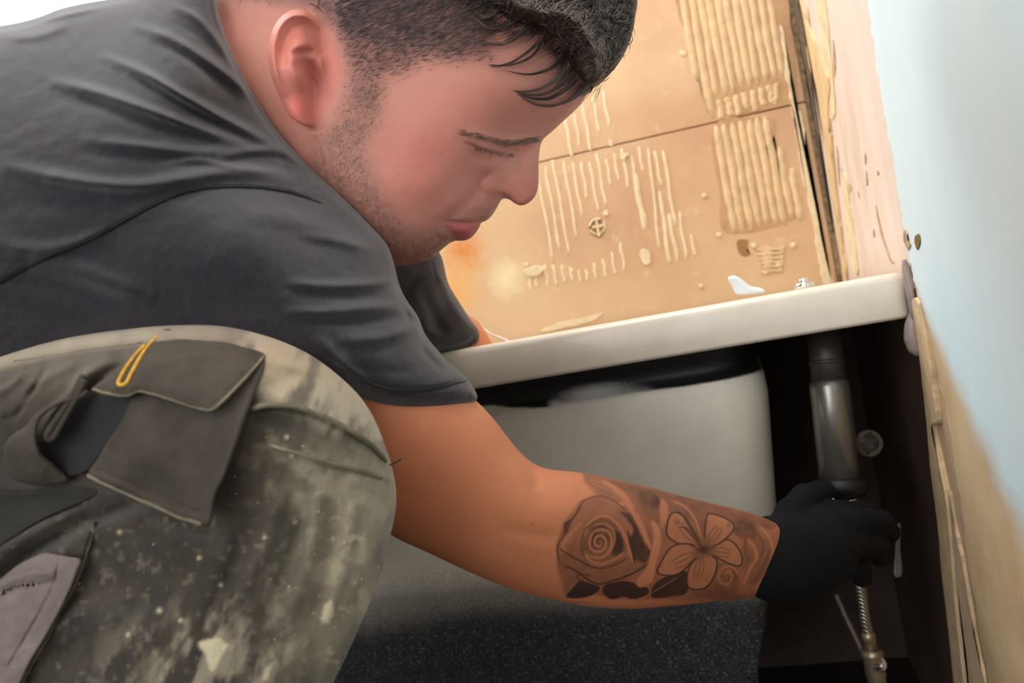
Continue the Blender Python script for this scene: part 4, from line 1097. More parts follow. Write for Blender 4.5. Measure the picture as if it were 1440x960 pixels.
SK = np.array(lin(208, 144, 128)); SKARM = np.array(lin(218, 138, 98))
def body_col(v):
    px, py, d = v[:, 0], v[:, 1], v[:, 2]
    n = len(v); c = np.tile(SK, (n, 1))
    def mixc(m, col): 
        nonlocal c
        m = np.clip(m, 0, 1)[:, None]; c = c * (1 - m) + m * np.array(col)
    def bl(x, y, rx, ry, rot=0):
        a = math.radians(rot); u = ((px - x) * math.cos(a) + (py - y) * math.sin(a)) / rx; w = (-(px - x) * math.sin(a) + (py - y) * math.cos(a)) / ry
        return np.exp(-(u * u + w * w))
    isarm = sstep(430, 470, py) * 1.0
    mixc(isarm, SKARM)
    hd = 1 - isarm
    red = lin(190, 98, 90)
    mixc(.55 * bl(590, 225, 70, 55) * hd, red); mixc(.5 * bl(740, 265, 24, 24) * hd, red); mixc(.4 * bl(690, 150, 70, 40) * hd, lin(200, 116, 100)); mixc(.35 * bl(690, 265, 22, 20), lin(176, 92, 82))
    mixc(.75 * sstep(-4, 6, ear.sd_at(px, py)) * (d < .62) * hd, lin(220, 132, 118)); mixc(.5 * bl(440, 105, 14, 28, -20) * (d < .62), lin(150, 70, 76)); mixc(.5 * bl(418, 148, 16, 24) * (d < .62), lin(226, 104, 104))
    # lips
    LP = np.array([(678, 311.5), (665, 312), (645, 312), (627, 311), (621, 314), (632, 326), (645, 337), (660, 337), (670, 328), (677, 316)], float)
    mixc(.75 * sstep(-2.5, 3, polysd(LP, px, py)) * hd, lin(190, 92, 96))
    # stubble on the jaw, moustache, chin
    dst = lin(118, 92, 78); grain = .5 + .9 * (fbm(px, py, 5, 31, 2) - .3)
    J = np.array([(480, 140), (500, 118), (545, 120), (540, 170), (520, 210), (540, 270), (580, 320), (620, 318), (640, 322), (646, 338), (640, 380), (540, 400), (420, 300), (440, 200), (470, 170)], float)
    jm = sstep(-14, 22, polysd(J, px, py)) * hd
    mixc(.68 * jm * np.clip(grain, 0, 1.2), lin(112, 92, 82))
    Mu = np.array([(704, 284), (690, 290), (672, 288), (650, 300), (630, 312), (650, 311), (678, 310), (692, 303)], float)
    mixc(.38 * sstep(-5, 4, polysd(Mu, px, py)) * grain, dst)
    mixc(.35 * bl(615, 345, 30, 16) * hd, lin(140, 104, 78))
    # close-cropped hair: scalp darkens where the hair is dense
    Hp = np.array([(300, -60), (330, -5), (375, 0), (440, 20), (470, 50), (482, 90), (486, 140), (505, 150), (530, 150), (545, 115), (600, 90), (650, 92), (690, 88), (700, 60), (690, 30), (720, 0), (860, 120), (900, 0), (850, -150), (500, -260), (280, -200)], float)
    hm = sstep(-16, 26, polysd(Hp, px, py)) * hd
    dens_ = hm * (.45 + .55 * sstep(150, 20, py - .1 * (px - 560)))
    mixc(.82 * dens_ * (.75 + .5 * fbm(px, py, 7, 8, 2)), lin(58, 50, 52))
    mixc(.30 * sstep(60, -30, py) * sstep(460, 380, px) * hd, lin(90, 72, 68))
    # brow and lash line; shade in the eye crease and socket painted in
    dB = pldist(catmull([(652, 187), (675, 192), (700, 199), (722, 201), (745, 198), (762, 195)], 5, False), px, py)[0]
    mixc(.30 * np.exp(-(dB / 5) ** 2) * hd * (.5 + fbm(px, py, 4, 2, 2)), lin(104, 82, 68))
    dE = pldist(catmull([(654, 200), (664, 204), (675, 209), (690, 214), (706, 217)], 5, False), px, py)[0]
    mixc(.45 * np.exp(-(dE / 2.6) ** 2) * hd, lin(110, 66, 60)); mixc(.35 * bl(664, 206, 14, 9, 25) * hd, lin(136, 84, 76)); mixc(.25 * bl(705, 215, 22, 9, 10) * hd, lin(150, 108, 92))
    for x, y, r in ((750, 156, 2.2), (748, 738, 2), (620, 215, 1.6), (560, 245, 1.6), (596, 195, 1.5)): mixc(.5 * bl(x, y, r, r), lin(120, 70, 56))
    # mottled skin
    c *= (1 + .10 * (fbm(px, py, 34, 12)[:, None] - .5))
    # arm: redder upper arm, tattoo
    mixc(.35 * bl(600, 660, 90, 60, 40) * isarm, lin(208, 120, 92))
    k = (px > 770) & (px < 1130) & (py > 640)
    if k.any():
        T = np.zeros(n); T[k] = tattoo(px[k], py[k])
        mixc(.94 * T, lin(34, 32, 33))
    return c
def skin_mat():
    t = NT('skin'); n = t.noise(900, 3, .6)
    c = t.mix(t.ramp(n, [(.3, .0), (.7, .10)]), t.attr(), lin(150, 84, 70))
    t.base(c); t.p(Roughness=.5); t.b.inputs['Specular IOR Level'].default_value = .35
    t.b.inputs['Subsurface Weight'].default_value = .12; t.b.inputs['Subsurface Scale'].default_value = .004
    t.b.inputs['Subsurface Radius'].default_value = (1.0, .4, .25)
    t.bump(n, .12, .0003); return t.m
M_SKIN = skin_mat()
reg1 = lambda c: ((c[:, 0] > 762) & (c[:, 0] < 1105) & (c[:, 1] > 650) & (c[:, 2] < arm.at(arm.M, c[:, 0], c[:, 1]) + .01)) | ((c[:, 0] > 590) & (c[:, 0] < 770) & (c[:, 1] > 170) & (c[:, 1] < 350) & (c[:, 2] < .664)) | ((c[:, 0] > 368) & (c[:, 0] < 492) & (c[:, 1] < 186) & (c[:, 2] < .615))
reg2 = lambda c: (c[:, 0] > 770) & (c[:, 0] < 1100) & (c[:, 1] > 658) & (c[:, 2] < .735) & (c[:, 2] < arm.at(arm.M, c[:, 0], c[:, 1]) + .002)
body = solid('body', body_field, (2.6, 2.6, .0022), M_SKIN, person, body_col, lo=(-230, -260, .40), refine=(reg1, reg2))
# ---- hair, brows, lashes
def strand_mat(name, a, b, rough=.4):
    t = NT(name); i = t.n('ShaderNodeNewGeometry')
    t.base(t.ramp(i.outputs['Random Per Island'], [(0.0, a), (1.0, b)])); t.p(Roughness=rough); t.b.inputs['Specular IOR Level'].default_value = .6; return t.m
M_HAIR = strand_mat('dark_brown_hair', lin(36, 31, 29), lin(112, 98, 88), .36)
M_SHORT = strand_mat('short_dark_hair', lin(56, 50, 54), lin(108, 96, 98), .5)
R = np.random.RandomState(3)
HAIRP = [(655, -30), (668, 4), (688, 20), (706, 36), (730, 44), (752, 40), (772, 52), (786, 72), (800, 92), (816, 112), (836, 122), (852, 110), (868, 92), (880, 72), (889, 48), (894, 20), (896, -10), (880, -90), (830, -150), (740, -195), (620, -205), (520, -190), (560, -110), (620, -60)]
def hair_relief(r):
    a = fbm(r.X + 20 * fbm(r.X, r.Y, 40, 2), r.Y + 30 * fbm(r.X, r.Y, 50, 3), 26, 5); r.V += .016 * (np.abs(a - .5) * 2 - .35)
hairmass = Lens(HAIRP, lambda X, Y: .655 + 0 * X, [(760, 20, .066), (830, 60, .052), (870, 30, .036), (800, -60, .066), (700, -80, .078), (840, 110, .020), (680, 0, .074), (790, 80, .056), (720, 38, .068)], 2.0, hair_relief, 3)
def hm_mat():
    t = NT('hair_mass'); n = t.noise(260, 4, .7)
    t.base(t.ramp(n, [(.3, lin(34, 30, 28)), (.7, lin(70, 61, 55))])); t.p(Roughness=.45); t.bump(n, .8, .002); return t.m
hair = solid('hair', Field([(hairmass, .003)]), (2.8, 2.8, .003), hm_mat(), person)
def dnear(px, py):
    px = np.asarray(px, float); py = np.asarray(py, float)
    a = np.where(head.sd_at(px, py) > 0, head.near_at(px, py), .66); b = np.where(hairmass.sd_at(px, py) > 0, hairmass.near_at(px, py), .66)
    return np.minimum(a, b)
# curls on the top mass
x, y = R.uniform(655, 895, 2600), R.uniform(-60, 120, 2600); n = 9
th = 2 * math.pi * fbm(x, y, 70, 11) * 1.6 + .8 + R.uniform(-.5, .5, 2600)
cur = R.choice([-1, 1], 2600) * R.uniform(.05, .28, 2600); L_ = R.uniform(18, 46, 2600)
A = th[:, None] + cur[:, None] * np.arange(n)
PX = x[:, None] + np.cumsum(np.cos(A), 1) * (L_ / n)[:, None]; PY = y[:, None] + np.cumsum(np.sin(A), 1) * (L_ / n)[:, None]
k = (hairmass.sd_at(PX, PY).min(1) > -5) & (hairmass.sd_at(x, y) > 3); PX, PY = PX[k], PY[k]; m = len(PX)
lift = R.uniform(.0, .004, m)[:, None] * np.sin(np.linspace(0, math.pi, n)) + .0003
curls = tube_bulk(W(PX, PY, dnear(PX, PY) - lift), R.uniform(.00018, .00042, m)[:, None] * np.sin(np.linspace(.35, math.pi - .15, n)))
paths = []
# wet fringe locks over the forehead (each lock a sheaf of strands)
LOCKS = [([(752, 26), (735, 46), (712, 60), (690, 62), (664, 58)], 12, 6), ([(742, 14), (715, 34), (690, 40), (672, 30), (662, 22)], 10, 5), ([(700, 8), (686, 22), (676, 22), (664, 12)], 8, 8),
         ([(768, 48), (750, 76), (728, 88), (706, 92), (682, 90)], 10, 4), ([(764, 52), (744, 72), (722, 86), (704, 91)], 8, 3), ([(800, 66), (780, 92), (758, 102), (736, 104), (706, 98)], 10, 3.5),
         ([(806, 84), (784, 110), (762, 124), (740, 129), (718, 127)], 12, 4), ([(812, 96), (792, 118), (766, 132), (742, 133), (722, 128)], 10, 4), ([(815, 104), (796, 124), (772, 138), (748, 138), (726, 131)], 12, 4), ([(824, 116), (806, 136), (784, 147), (762, 148), (744, 142), (728, 132)], 9, 3),
         ([(834, 112), (816, 130), (800, 142), (786, 148)], 8, 4), ([(770, 60), (776, 72), (790, 76), (804, 80)], 8, 5), ([(806, 78), (800, 96), (790, 112), (778, 124)], 8, 5), ([(845, 100), (838, 116), (828, 126), (816, 134)], 10, 6), ([(690, 92), (705, 92), (725, 86), (748, 70)], 5, 3)]
for pts, cnt, spread in LOCKS:
    c = catmull(pts, 6, False); n = len(c); t = np.linspace(0, 1, n)
    for k in range(cnt):
        o = R.uniform(-1, 1, 2) * spread * .75; f = (1 - t) ** .8
        P = c + np.outer(f, o) + np.outer(np.sin(t * math.pi), R.uniform(-1, 1, 2)) * 1.2
        P = P[: int(n * R.uniform(.8, 1)) + 1]; tt = t[:len(P)]
        lift = .0016 + .006 * (1 - tt) ** 2 * R.uniform(.3, 1) + .002 * np.sin(tt * math.pi)
        paths.append((W(P[:, 0], P[:, 1], dnear(P[:, 0], P[:, 1]) - lift), R.uniform(.00028, .0005) * (1 - tt * .85) * np.minimum(1, .4 + 3 * tt)))
# roots: strands that leave the edge of the top hair and lie down over temple and forehead
n = 1500; x, y = R.uniform(655, 850, n), R.uniform(-30, 125, n); k = (hairmass.sd_at(x, y) > -4) & (hairmass.sd_at(x, y) < 26); x, y = x[k], y[k]; n = len(x); m = 9
th = 2.35 + .5 * (fbm(x, y, 40, 6) - .5) * 2 + R.uniform(-.35, .35, n); cur = R.uniform(.0, .14, n); L_ = R.uniform(16, 40, n)
A = th[:, None] + cur[:, None] * np.arange(m); PX = x[:, None] + np.cumsum(np.cos(A), 1) * (L_ / m)[:, None]; PY = y[:, None] + np.cumsum(np.sin(A), 1) * (L_ / m)[:, None]
tt = np.linspace(0, 1, m); P_ = W(PX, PY, head.near_at(PX, PY) - .0012 - np.clip(head.near_at(PX, PY) - dnear(PX, PY), 0, .02) * (1 - tt) - .003 * np.sin(tt * math.pi) * R.uniform(.2, 1, n)[:, None])
roots = tube_bulk(P_, R.uniform(.0002, .00042, n)[:, None] * (1 - .85 * tt))
v, q = join_tubes(curls, roots, tube_mesh(paths, 3))
hs = mesh_obj('hair_strands', v, q, M_HAIR, person); hs['kind'] = 'stuff'
# short sides
paths = []
Hp = np.array([(296, -40), (330, 0), (375, 2), (405, -8), (440, 14), (470, 46), (486, 90), (490, 140), (505, 152), (530, 150), (546, 116), (600, 92), (650, 90), (690, 84), (696, 50), (690, 20), (720, 0), (720, -80), (500, -120), (320, -120)], float)
n = 16000; x, y = R.uniform(300, 715, n), R.uniform(-20, 165, n)
pr = sstep(-12, 24, polysd(Hp, x, y)) * np.where(x > 470, .25 + .75 * sstep(150, 30, y), sstep(70, -40, y) * .35)
k = R.rand(n) < pr; x, y = x[k], y[k]; n = len(x)
a = np.where(x < 430, 2.2, -.55) + R.uniform(-.35, .35, n); Ln = R.uniform(5, 12, n) * (.6 + .6 * sstep(120, 10, y)) * np.where(x < 430, .6, 1)
PX = np.stack([x, x + np.cos(a) * Ln * .5, x + np.cos(a) * Ln], 1); PY = np.stack([y, y + np.sin(a) * Ln * .5, y + np.sin(a) * Ln + .4], 1)
k = ear.sd_at(PX, PY).max(1) < -2; PX, PY = PX[k], PY[k]
v, q = tube_bulk(W(PX, PY, head.near_at(PX, PY) - np.array([.0, .0006, .0011])), np.tile([.00010, .00009, .00003], (len(PX), 1)))
o = mesh_obj('short_hair', v, q, M_SHORT, person); o['kind'] = 'stuff'
# eyebrow, lashes, stubble
paths = []
bc = catmull([(652, 187), (675, 192), (700, 199), (722, 201), (745, 198), (760, 195)], 12, False)
for k in range(230):
    i = R.randint(0, len(bc)); p = bc[i] + R.uniform(-1, 1, 2) * (3, 4.2); a = R.uniform(-.15, .5) + (.0 if p[0] < 715 else -.3); Ln = R.uniform(5, 11)
    P = np.array([p, p - Ln * .5 * np.array([math.cos(a), math.sin(a) * .6]), p - Ln * np.array([math.cos(a), math.sin(a)])])
    paths.append((W(P[:, 0], P[:, 1], head.near_at(P[:, 0], P[:, 1]) - np.array([0, .0007, .0007])), np.array([.00011, .0001, .00003])))
v, q = tube_mesh(paths, 3); o = mesh_obj('eyebrow', v, q, strand_mat('brow_hair', lin(92, 72, 60), lin(140, 112, 92), .6), person); o['kind'] = 'stuff'
paths = []
lc = catmull([(668, 207), (680, 211.5), (694, 215), (708, 217), (720, 216)], 8, False)
for k in range(44):
    p = lc[R.randint(0, len(lc))] + R.uniform(-.5, .5, 2); Ln = R.uniform(5, 9.5); a = R.uniform(.9, 1.4) - (p[0] - 690) * .006
    P = np.array([p, p + Ln * .5 * np.array([math.cos(a), math.sin(a)]), p + Ln * np.array([math.cos(a + .3), math.sin(a) * .85])])
    paths.append((W(P[:, 0], P[:, 1], head.near_at(P[:, 0], P[:, 1]) - np.array([.0, .002, .0035])), np.array([.00016, .00013, .00003])))
v, q = tube_mesh(paths, 3); o = mesh_obj('eyelashes', v, q, strand_mat('lash_hair', lin(84, 66, 54), lin(150, 124, 100), .6), person); o['kind'] = 'stuff'
paths = []
J = np.array([(480, 140), (500, 118), (545, 120), (535, 170), (510, 210), (530, 270), (570, 325), (620, 330), (646, 338), (640, 375), (540, 400), (420, 300), (440, 200), (470, 170)], float)
n = 5200; x, y = R.uniform(430, 705, n), R.uniform(120, 372, n)
p = sstep(-10, 20, polysd(J, x, y))
Mu = np.array([(704, 284), (690, 290), (672, 290), (640, 304), (630, 311), (678, 310), (692, 303)], float)
p = np.maximum(p, .5 * sstep(-4, 4, polysd(Mu, x, y)))
k = (R.rand(n) < p) & (head.sd_at(x, y) > 0); x, y = x[k], y[k]; n = len(x)
a = 2.2 + R.uniform(-.4, .4, n); Ln = R.uniform(1.5, 3.5, n); PX = np.stack([x, x + np.cos(a) * Ln], 1); PY = np.stack([y, y + np.sin(a) * Ln], 1)
k = ear.sd_at(PX, PY).max(1) < -2; PX, PY = PX[k], PY[k]
v, q = tube_bulk(W(PX, PY, head.near_at(PX, PY) - np.array([0, .0007])), np.tile([.00012, .00004], (len(PX), 1)))
o = mesh_obj('stubble', v, q, strand_mat('stubble_hair', lin(74, 56, 48), lin(120, 92, 72), .6), person); o['kind'] = 'stuff'

# ---- t-shirt
SHIRTP = [(-250, 66), (-120, 52), (0, 37), (40, 29), (62, 22), (85, 13), (120, 5), (170, -4), (230, -22), (280, -38), (300, -10), (308, 22), (320, 58), (334, 90), (350, 122), (368, 152), (388, 182), (410, 208), (434, 234), (458, 256), (484, 280), (508, 304), (528, 325), (543, 342), (550, 358),
          (556, 378), (562, 402), (572, 422), (582, 436), (590, 450), (597, 468), (610, 486), (628, 506), (645, 520), (656, 530), (666, 545), (671.5, 559), (664, 568), (650, 575), (630, 581), (605, 585), (580, 586), (555, 582.5), (535, 578), (515, 571), (490, 562), (440, 570), (300, 640), (100, 690), (-250, 720)]
def shirt_mid(X, Y): return tps([(-200, 80, .66), (0, 40, .65), (150, 0, .66), (300, 10, .612), (350, 120, .602), (430, 230, .600), (500, 300, .603), (548, 350, .60), (590, 450, .585), (640, 515, .575), (671, 559, .567), (600, 585, .567), (520, 572, .565), (300, 600, .58), (-200, 650, .60), (200, 300, .61)], X, Y, .01)
SHH = [(0, 200, .125), (150, 120, .105), (280, 120, .075), (100, 320, .135), (250, 330, .128), (360, 330, .115), (460, 400, .092), (540, 480, .070), (590, 540, .060), (420, 260, .045), (330, 150, .035), (640, 550, .040), (300, 450, .115), (100, 480, .125), (-200, 300, .13), (250, 30, .05), (480, 310, .040), (530, 370, .045), (550, 560, .060), (160, 40, .06)]
SEAM = [(-60, 440), (0, 396), (60, 364), (130, 334), (200, 296), (250, 273), (300, 263), (360, 263), (412, 271), (450, 285)]
def shirt_relief(r):
    r.step(SEAM, 26, -.0035, 2.0, .06)                       # sleeve set in below the shoulder seam
    r.line([(0, 232), (60, 246), (130, 258), (200, 261), (260, 251), (310, 243), (360, 244), (420, 255)], 10, .0075, .2)
    r.line([(0, 275), (100, 292), (190, 285), (250, 263)], 14, -0.00200)
    r.line([(66, 112), (130, 128), (195, 150), (260, 174), (320, 196), (352, 206)], 8, .0075); r.line([(70, 132), (140, 150), (210, 178), (270, 198)], 9, -0.00325)
    r.line([(136, 76), (200, 102), (262, 138), (320, 170), (362, 192), (395, 210)], 7, .0075); r.line([(180, 106), (250, 146), (310, 182)], 7, -0.00250)
    r.line([(180, 34), (240, 54), (296, 88), (340, 122), (366, 150)], 7, .006); r.line([(210, 56), (262, 82), (310, 118), (340, 146)], 7, -0.00300)
    r.line([(238, 6), (276, 26), (304, 56), (330, 96)], 6, .005); r.line([(240, 28), (280, 52), (312, 92)], 6, -0.00200)
    r.line([(300, 224), (350, 212), (400, 214), (432, 236)], 7, .005); r.line([(110, 196), (200, 206), (290, 214), (345, 202)], 8, .0045); r.line([(100, 214), (200, 224), (300, 232)], 8, -0.00150)
    r.line([(220, 232), (280, 226), (330, 236), (400, 243)], 5, .003)
    r.line([(-20, 340), (40, 352), (100, 345), (160, 322)], 12, .005); r.line([(40, 370), (100, 378), (160, 400), (220, 420)], 16, .006); r.line([(20, 395), (90, 405), (160, 425)], 14, -0.00200)
    r.line([(0, 420), (80, 450), (160, 462)], 14, -0.00200)
    r.line([(38, 26), (70, 26), (105, 18), (140, 12)], 4, .004); r.line([(0, 52), (50, 50), (100, 34)], 7, .004)
    # sleeve, crook of the elbow
    r.line([(330, 300), (400, 306), (470, 330), (530, 362)], 14, .004); r.line([(420, 330), (480, 340), (530, 352)], 7, .003)
    r.line([(400, 398), (470, 402), (530, 398), (556, 388)], 7, .0045); r.line([(410, 414), (480, 418), (545, 412)], 7, -0.00225)
    r.line([(400, 440), (470, 438), (530, 432), (572, 430)], 8, .005); r.line([(430, 455), (500, 455), (560, 446), (590, 450)], 7, -0.00250)
    r.line([(470, 480), (540, 474), (580, 462), (600, 470)], 9, .0045); r.line([(548, 350), (552, 370), (562, 392), (558, 410)], 5, .004)
    r.line([(570, 430), (584, 440), (592, 454), (588, 468)], 5, .005); r.line([(560, 424), (572, 440), (576, 458)], 4, -0.00200)
    r.line([(600, 476), (612, 494), (630, 512)], 6, .005); r.line([(590, 484), (604, 504), (622, 520)], 5, -0.00200)
    r.line([(480, 508), (520, 520), (560, 522), (610, 514)], 10, -0.00200); r.line([(440, 470), (480, 510), (520, 548)], 10, .004)
    # hem band
    r.step([(662, 528), (645, 533), (610, 543), (575, 547), (540, 544), (500, 528), (470, 505)], 40, .0022, 1.4, .03)
    r.line([(664, 534), (645, 540), (612, 549), (575, 553), (540, 550)], 2.0, -.0012, .1)
    r.line([(655, 572), (620, 581), (580, 582), (540, 575), (510, 566)], 3, .0012, .1)
    r.line([(640, 512), (646, 524), (655, 532), (664, 540)], 3.5, .003)
    wn = sstep(26, 8, pldist([(404, 228), (424, 246), (440, 268)], r.X, r.Y)[0]); r.V += wn * .0022 * (fbm(r.X, r.Y, 7, 91) - .5)
    # neckband
    r.step([(292, -40), (302, 26), (328, 84), (360, 144), (404, 206), (452, 252)], 12, -.003, 1.6, .03)
    r.V += .0035 * (fbm(r.X * .6 + r.Y * .25, r.Y, 60, 41) - .5) + .0015 * (fbm(r.X, r.Y, 18, 43) - .5)
shirt = Lens(SHIRTP, shirt_mid, SHH, 2.0, shirt_relief, 3)
FARP = [(470, 330), (530, 345), (575, 368), (598, 369), (612, 366), (624, 388), (638, 412), (652, 434), (664, 452), (672, 462), (675, 474), (672, 484), (660, 489), (640, 492.5), (618, 495), (590, 500), (540, 500), (480, 450)]
def far_relief(r):
    r.line([(600, 372), (622, 402), (645, 440), (664, 462)], 9, .004); r.line([(585, 400), (605, 440), (630, 476)], 9, -.006); r.line([(630, 486), (652, 478), (670, 470)], 3, .003)
    r.line([(560, 380), (590, 390), (608, 384)], 7, .004); r.line([(590, 450), (610, 470), (640, 480)], 6, .004); r.line([(655, 484), (672, 474)], 3, -.002)
farsl = Lens(FARP, lambda X, Y: tps([(500, 350, .84), (600, 400, .90), (660, 480, .95), (540, 480, .88)], X, Y), None, 2.0, far_relief, 3, scale=1.0)
shirt_field = Field([(shirt, .004), (farsl, .004), (Cap((330, 240, .74), (60, 340, .76), .125, .16), .02), (Cap((60, 340, .76), (-230, 420, .76), .16, .17), .02), (Cap((330, 240, .76), (520, 380, .88), .10, .07), .02)])
def cloth_mat(name, base, dust, amt=.3, weave=1500, rough=.9):
    t = NT(name); n = t.noise(22, 5, .6); f = t.noise(weave, 2, .6)
    c = t.ramp(n, [(.3, tuple(x * .85 for x in base)), (.7, tuple(x * 1.15 for x in base))])
    c = t.mix(t.ramp(f, [(.45, 0.0), (.8, amt)]), c, dust)
    t.base(c); t.p(Roughness=rough); t.b.inputs['Specular IOR Level'].default_value = .2
    t.b.inputs['Sheen Weight'].default_value = .35; t.b.inputs['Sheen Roughness'].default_value = .5
    t.bump(f, .35, .0006); return t.m
M_SHIRT = cloth_mat('faded_black_jersey', lin(33, 31, 38), lin(70, 66, 75), .4)
tshirt = solid('t_shirt', shirt_field, (2.8, 2.8, .0028), M_SHIRT, person, lo=(-240, -200, .38))
# worn thread along the neckband and seam
def thread(name, pts, off, r, mat, parent, lens, n=6, jitter=.6):
    c = catmull(pts, n, False); c = c + R.uniform(-jitter, jitter, c.shape)
    return tube_obj(name, W(c[:, 0], c[:, 1], lens.near_at(c[:, 0], c[:, 1]) - off), [r] * len(c), mat, parent, 5)
M_SEAMD = simple_mat('dark_seam', lin(40, 37, 44), .9)
thread('shoulder_seam', SEAM[1:], .0001, .0007, M_SEAMD, tshirt, shirt)
M_FLUFF = simple_mat('worn_grey_thread', lin(128, 124, 132), .95)
thread('hem_stitch', [(655, 535), (612, 545.5), (575, 549.5), (540, 546.5), (505, 533)], .0002, .0004, M_SEAMD, tshirt, shirt)
# ---- trousers
TRP = [(-260, 575), (-120, 525), (0, 493), (80, 474), (150, 464), (215, 457.5), (265, 456), (310, 457.5), (355, 466), (400, 481), (440, 501), (475, 527), (505, 556), (526, 588), (541, 625), (552, 660), (557, 690), (556, 720), (549, 752), (541, 790), (528, 828), (508, 875), (488, 920), (466, 965), (430, 1040), (390, 1120),
       (340, 1230), (260, 1330), (60, 1330), (-20, 1240), (-120, 1150), (-260, 1120)]
def tr_mid(X, Y): return tps([(-200, 600, .52), (0, 500, .50), (300, 460, .485), (540, 640, .475), (555, 740, .475), (480, 930, .485), (300, 1280, .53), (0, 1200, .54), (200, 800, .50)], X, Y, .01)
TRH = [(100, 560, .085), (300, 560, .088), (420, 620, .078), (480, 720, .062), (380, 800, .078), (250, 760, .085), (120, 700, .080), (20, 760, .072), (60, 900, .070), (260, 920, .082), (-150, 700, .08), (200, 1150, .07), (430, 880, .058)]
CREASE = [(-120, 880), (-30, 832), (8, 806), (50, 772), (100, 742), (150, 720), (195, 700), (240, 682)]
def tr_relief(r):
    X, Y = r.X, r.Y
    # deep fold between thigh and calf
    r.line(CREASE, 16, -.020, .12); r.line([(-60, 812), (0, 782), (60, 746), (120, 722)], 10, .006); r.line([(-60, 790), (10, 752), (70, 722), (130, 700)], 9, -.009)
    r.line([(0, 870), (40, 800), (90, 770), (130, 745), (200, 728)], 14, .008)
    r.blob(60, 700, 90, 26, -.012, -12); r.blob(-20, 690, 80, 60, -.012)
    r.line([(-40, 710), (50, 694), (120, 682), (180, 690)], 8, .004)
    # hollow under the pocket flap
    r.blob(120, 600, 48, 46, -.014, -30); r.line([(130, 520), (110, 545), (80, 575), (60, 612)], 7, .006)
    # seams at the knee
    r.step([(545, 652), (530, 634), (509, 617), (471, 594), (440, 580), (411, 572), (380, 570), (352, 576)], 16, .0042, 1.2, .06)
    r.line([(545, 655), (530, 638), (509, 621), (471, 598), (440, 584), (411, 576), (380, 574), (352, 580)], 3, -.0016, .1)
    r.step([(556, 682), (530, 668), (500, 660), (462, 652), (422, 640), (379, 626)], 14, .0026, 1.2, .08); r.line([(379, 630), (430, 645), (500, 664), (550, 684)], 3, -.0012)
    r.line([(352, 590), (380, 590), (420, 606)], 8, -.003); r.line([(362, 570), (380, 545), (430, 530), (480, 556)], 12, -.003); r.line([(345, 505), (400, 512), (440, 530), (470, 556)], 8, .003); r.line([(300, 470), (370, 490), (430, 520)], 7, .0022)
    r.line([(370, 600), (372, 640), (380, 690)], 8, -.002)
    # vertical drags below the knee
    for k, (x0, y0, x1, y1, a) in enumerate(((400, 680, 330, 860, .004), (455, 690, 400, 900, .0035), (500, 700, 455, 900, .003), (350, 730, 280, 900, -.004), (430, 700, 370, 880, -.0035), (480, 700, 430, 900, -.003), (525, 700, 490, 870, .002))):
        r.line([(x0, y0), ((x0 + x1) / 2 + 6, (y0 + y1) / 2), (x1, y1)], 13, a)
    r.line([(60, 900), (110, 862), (160, 845), (210, 838)], 13, .007); r.line([(70, 925), (130, 890), (190, 868), (240, 858)], 13, -.007); r.line([(90, 960), (160, 925), (220, 900)], 12, .004)
    r.line([(300, 718), (360, 712), (400, 726)], 9, .003); r.line([(190, 720), (230, 730), (290, 748), (350, 740)], 10, .004)
    # panel seam bottom left
    r.step([(132, 738), (122, 770), (112, 800), (98, 832), (80, 866), (62, 900), (40, 938), (14, 990)], 16, .0040, 1.2, .04)
    # small pocket edges, top left
    r.line([(66, 515), (58, 530), (44, 552), (34, 565)], 4, -.0035); r.line([(0, 588), (20, 585), (36, 566)], 4, -.003); r.line([(20, 505), (60, 500), (110, 492), (190, 484)], 3, -.0016); r.line([(40, 545), (80, 524), (110, 510)], 7, .003); r.line([(96, 550), (130, 520), (160, 505)], 7, .004); r.line([(110, 560), (150, 525), (176, 512)], 5, -.004)
    r.line([(-20, 560), (10, 545), (40, 520)], 6, .003)
    r.V += .003 * (fbm(X * .8 + Y * .3, Y * .7, 60, 51) - .5) + .0016 * (fbm(X, Y, 20, 52) - .5)
tr = Lens(TRP, tr_mid, TRH, 2.0, tr_relief, 3)
tr_field = Field([(tr, .004), (Cap((-120, 640, .60), (-420, 640, .66), .085, .13), .02), (Cap((-420, 640, .66), (-420, 560, .90), .15, .15), .03),
                  (Cap((-420, 560, .92), (260, 560, 1.00), .10, .068), .02), (Cap((260, 560, 1.00), (100, 1010, 1.02), .068, .05), .02),
                  (Cap((150, 1200, .545), (120, 1560, .60), .055, .05), .02)])
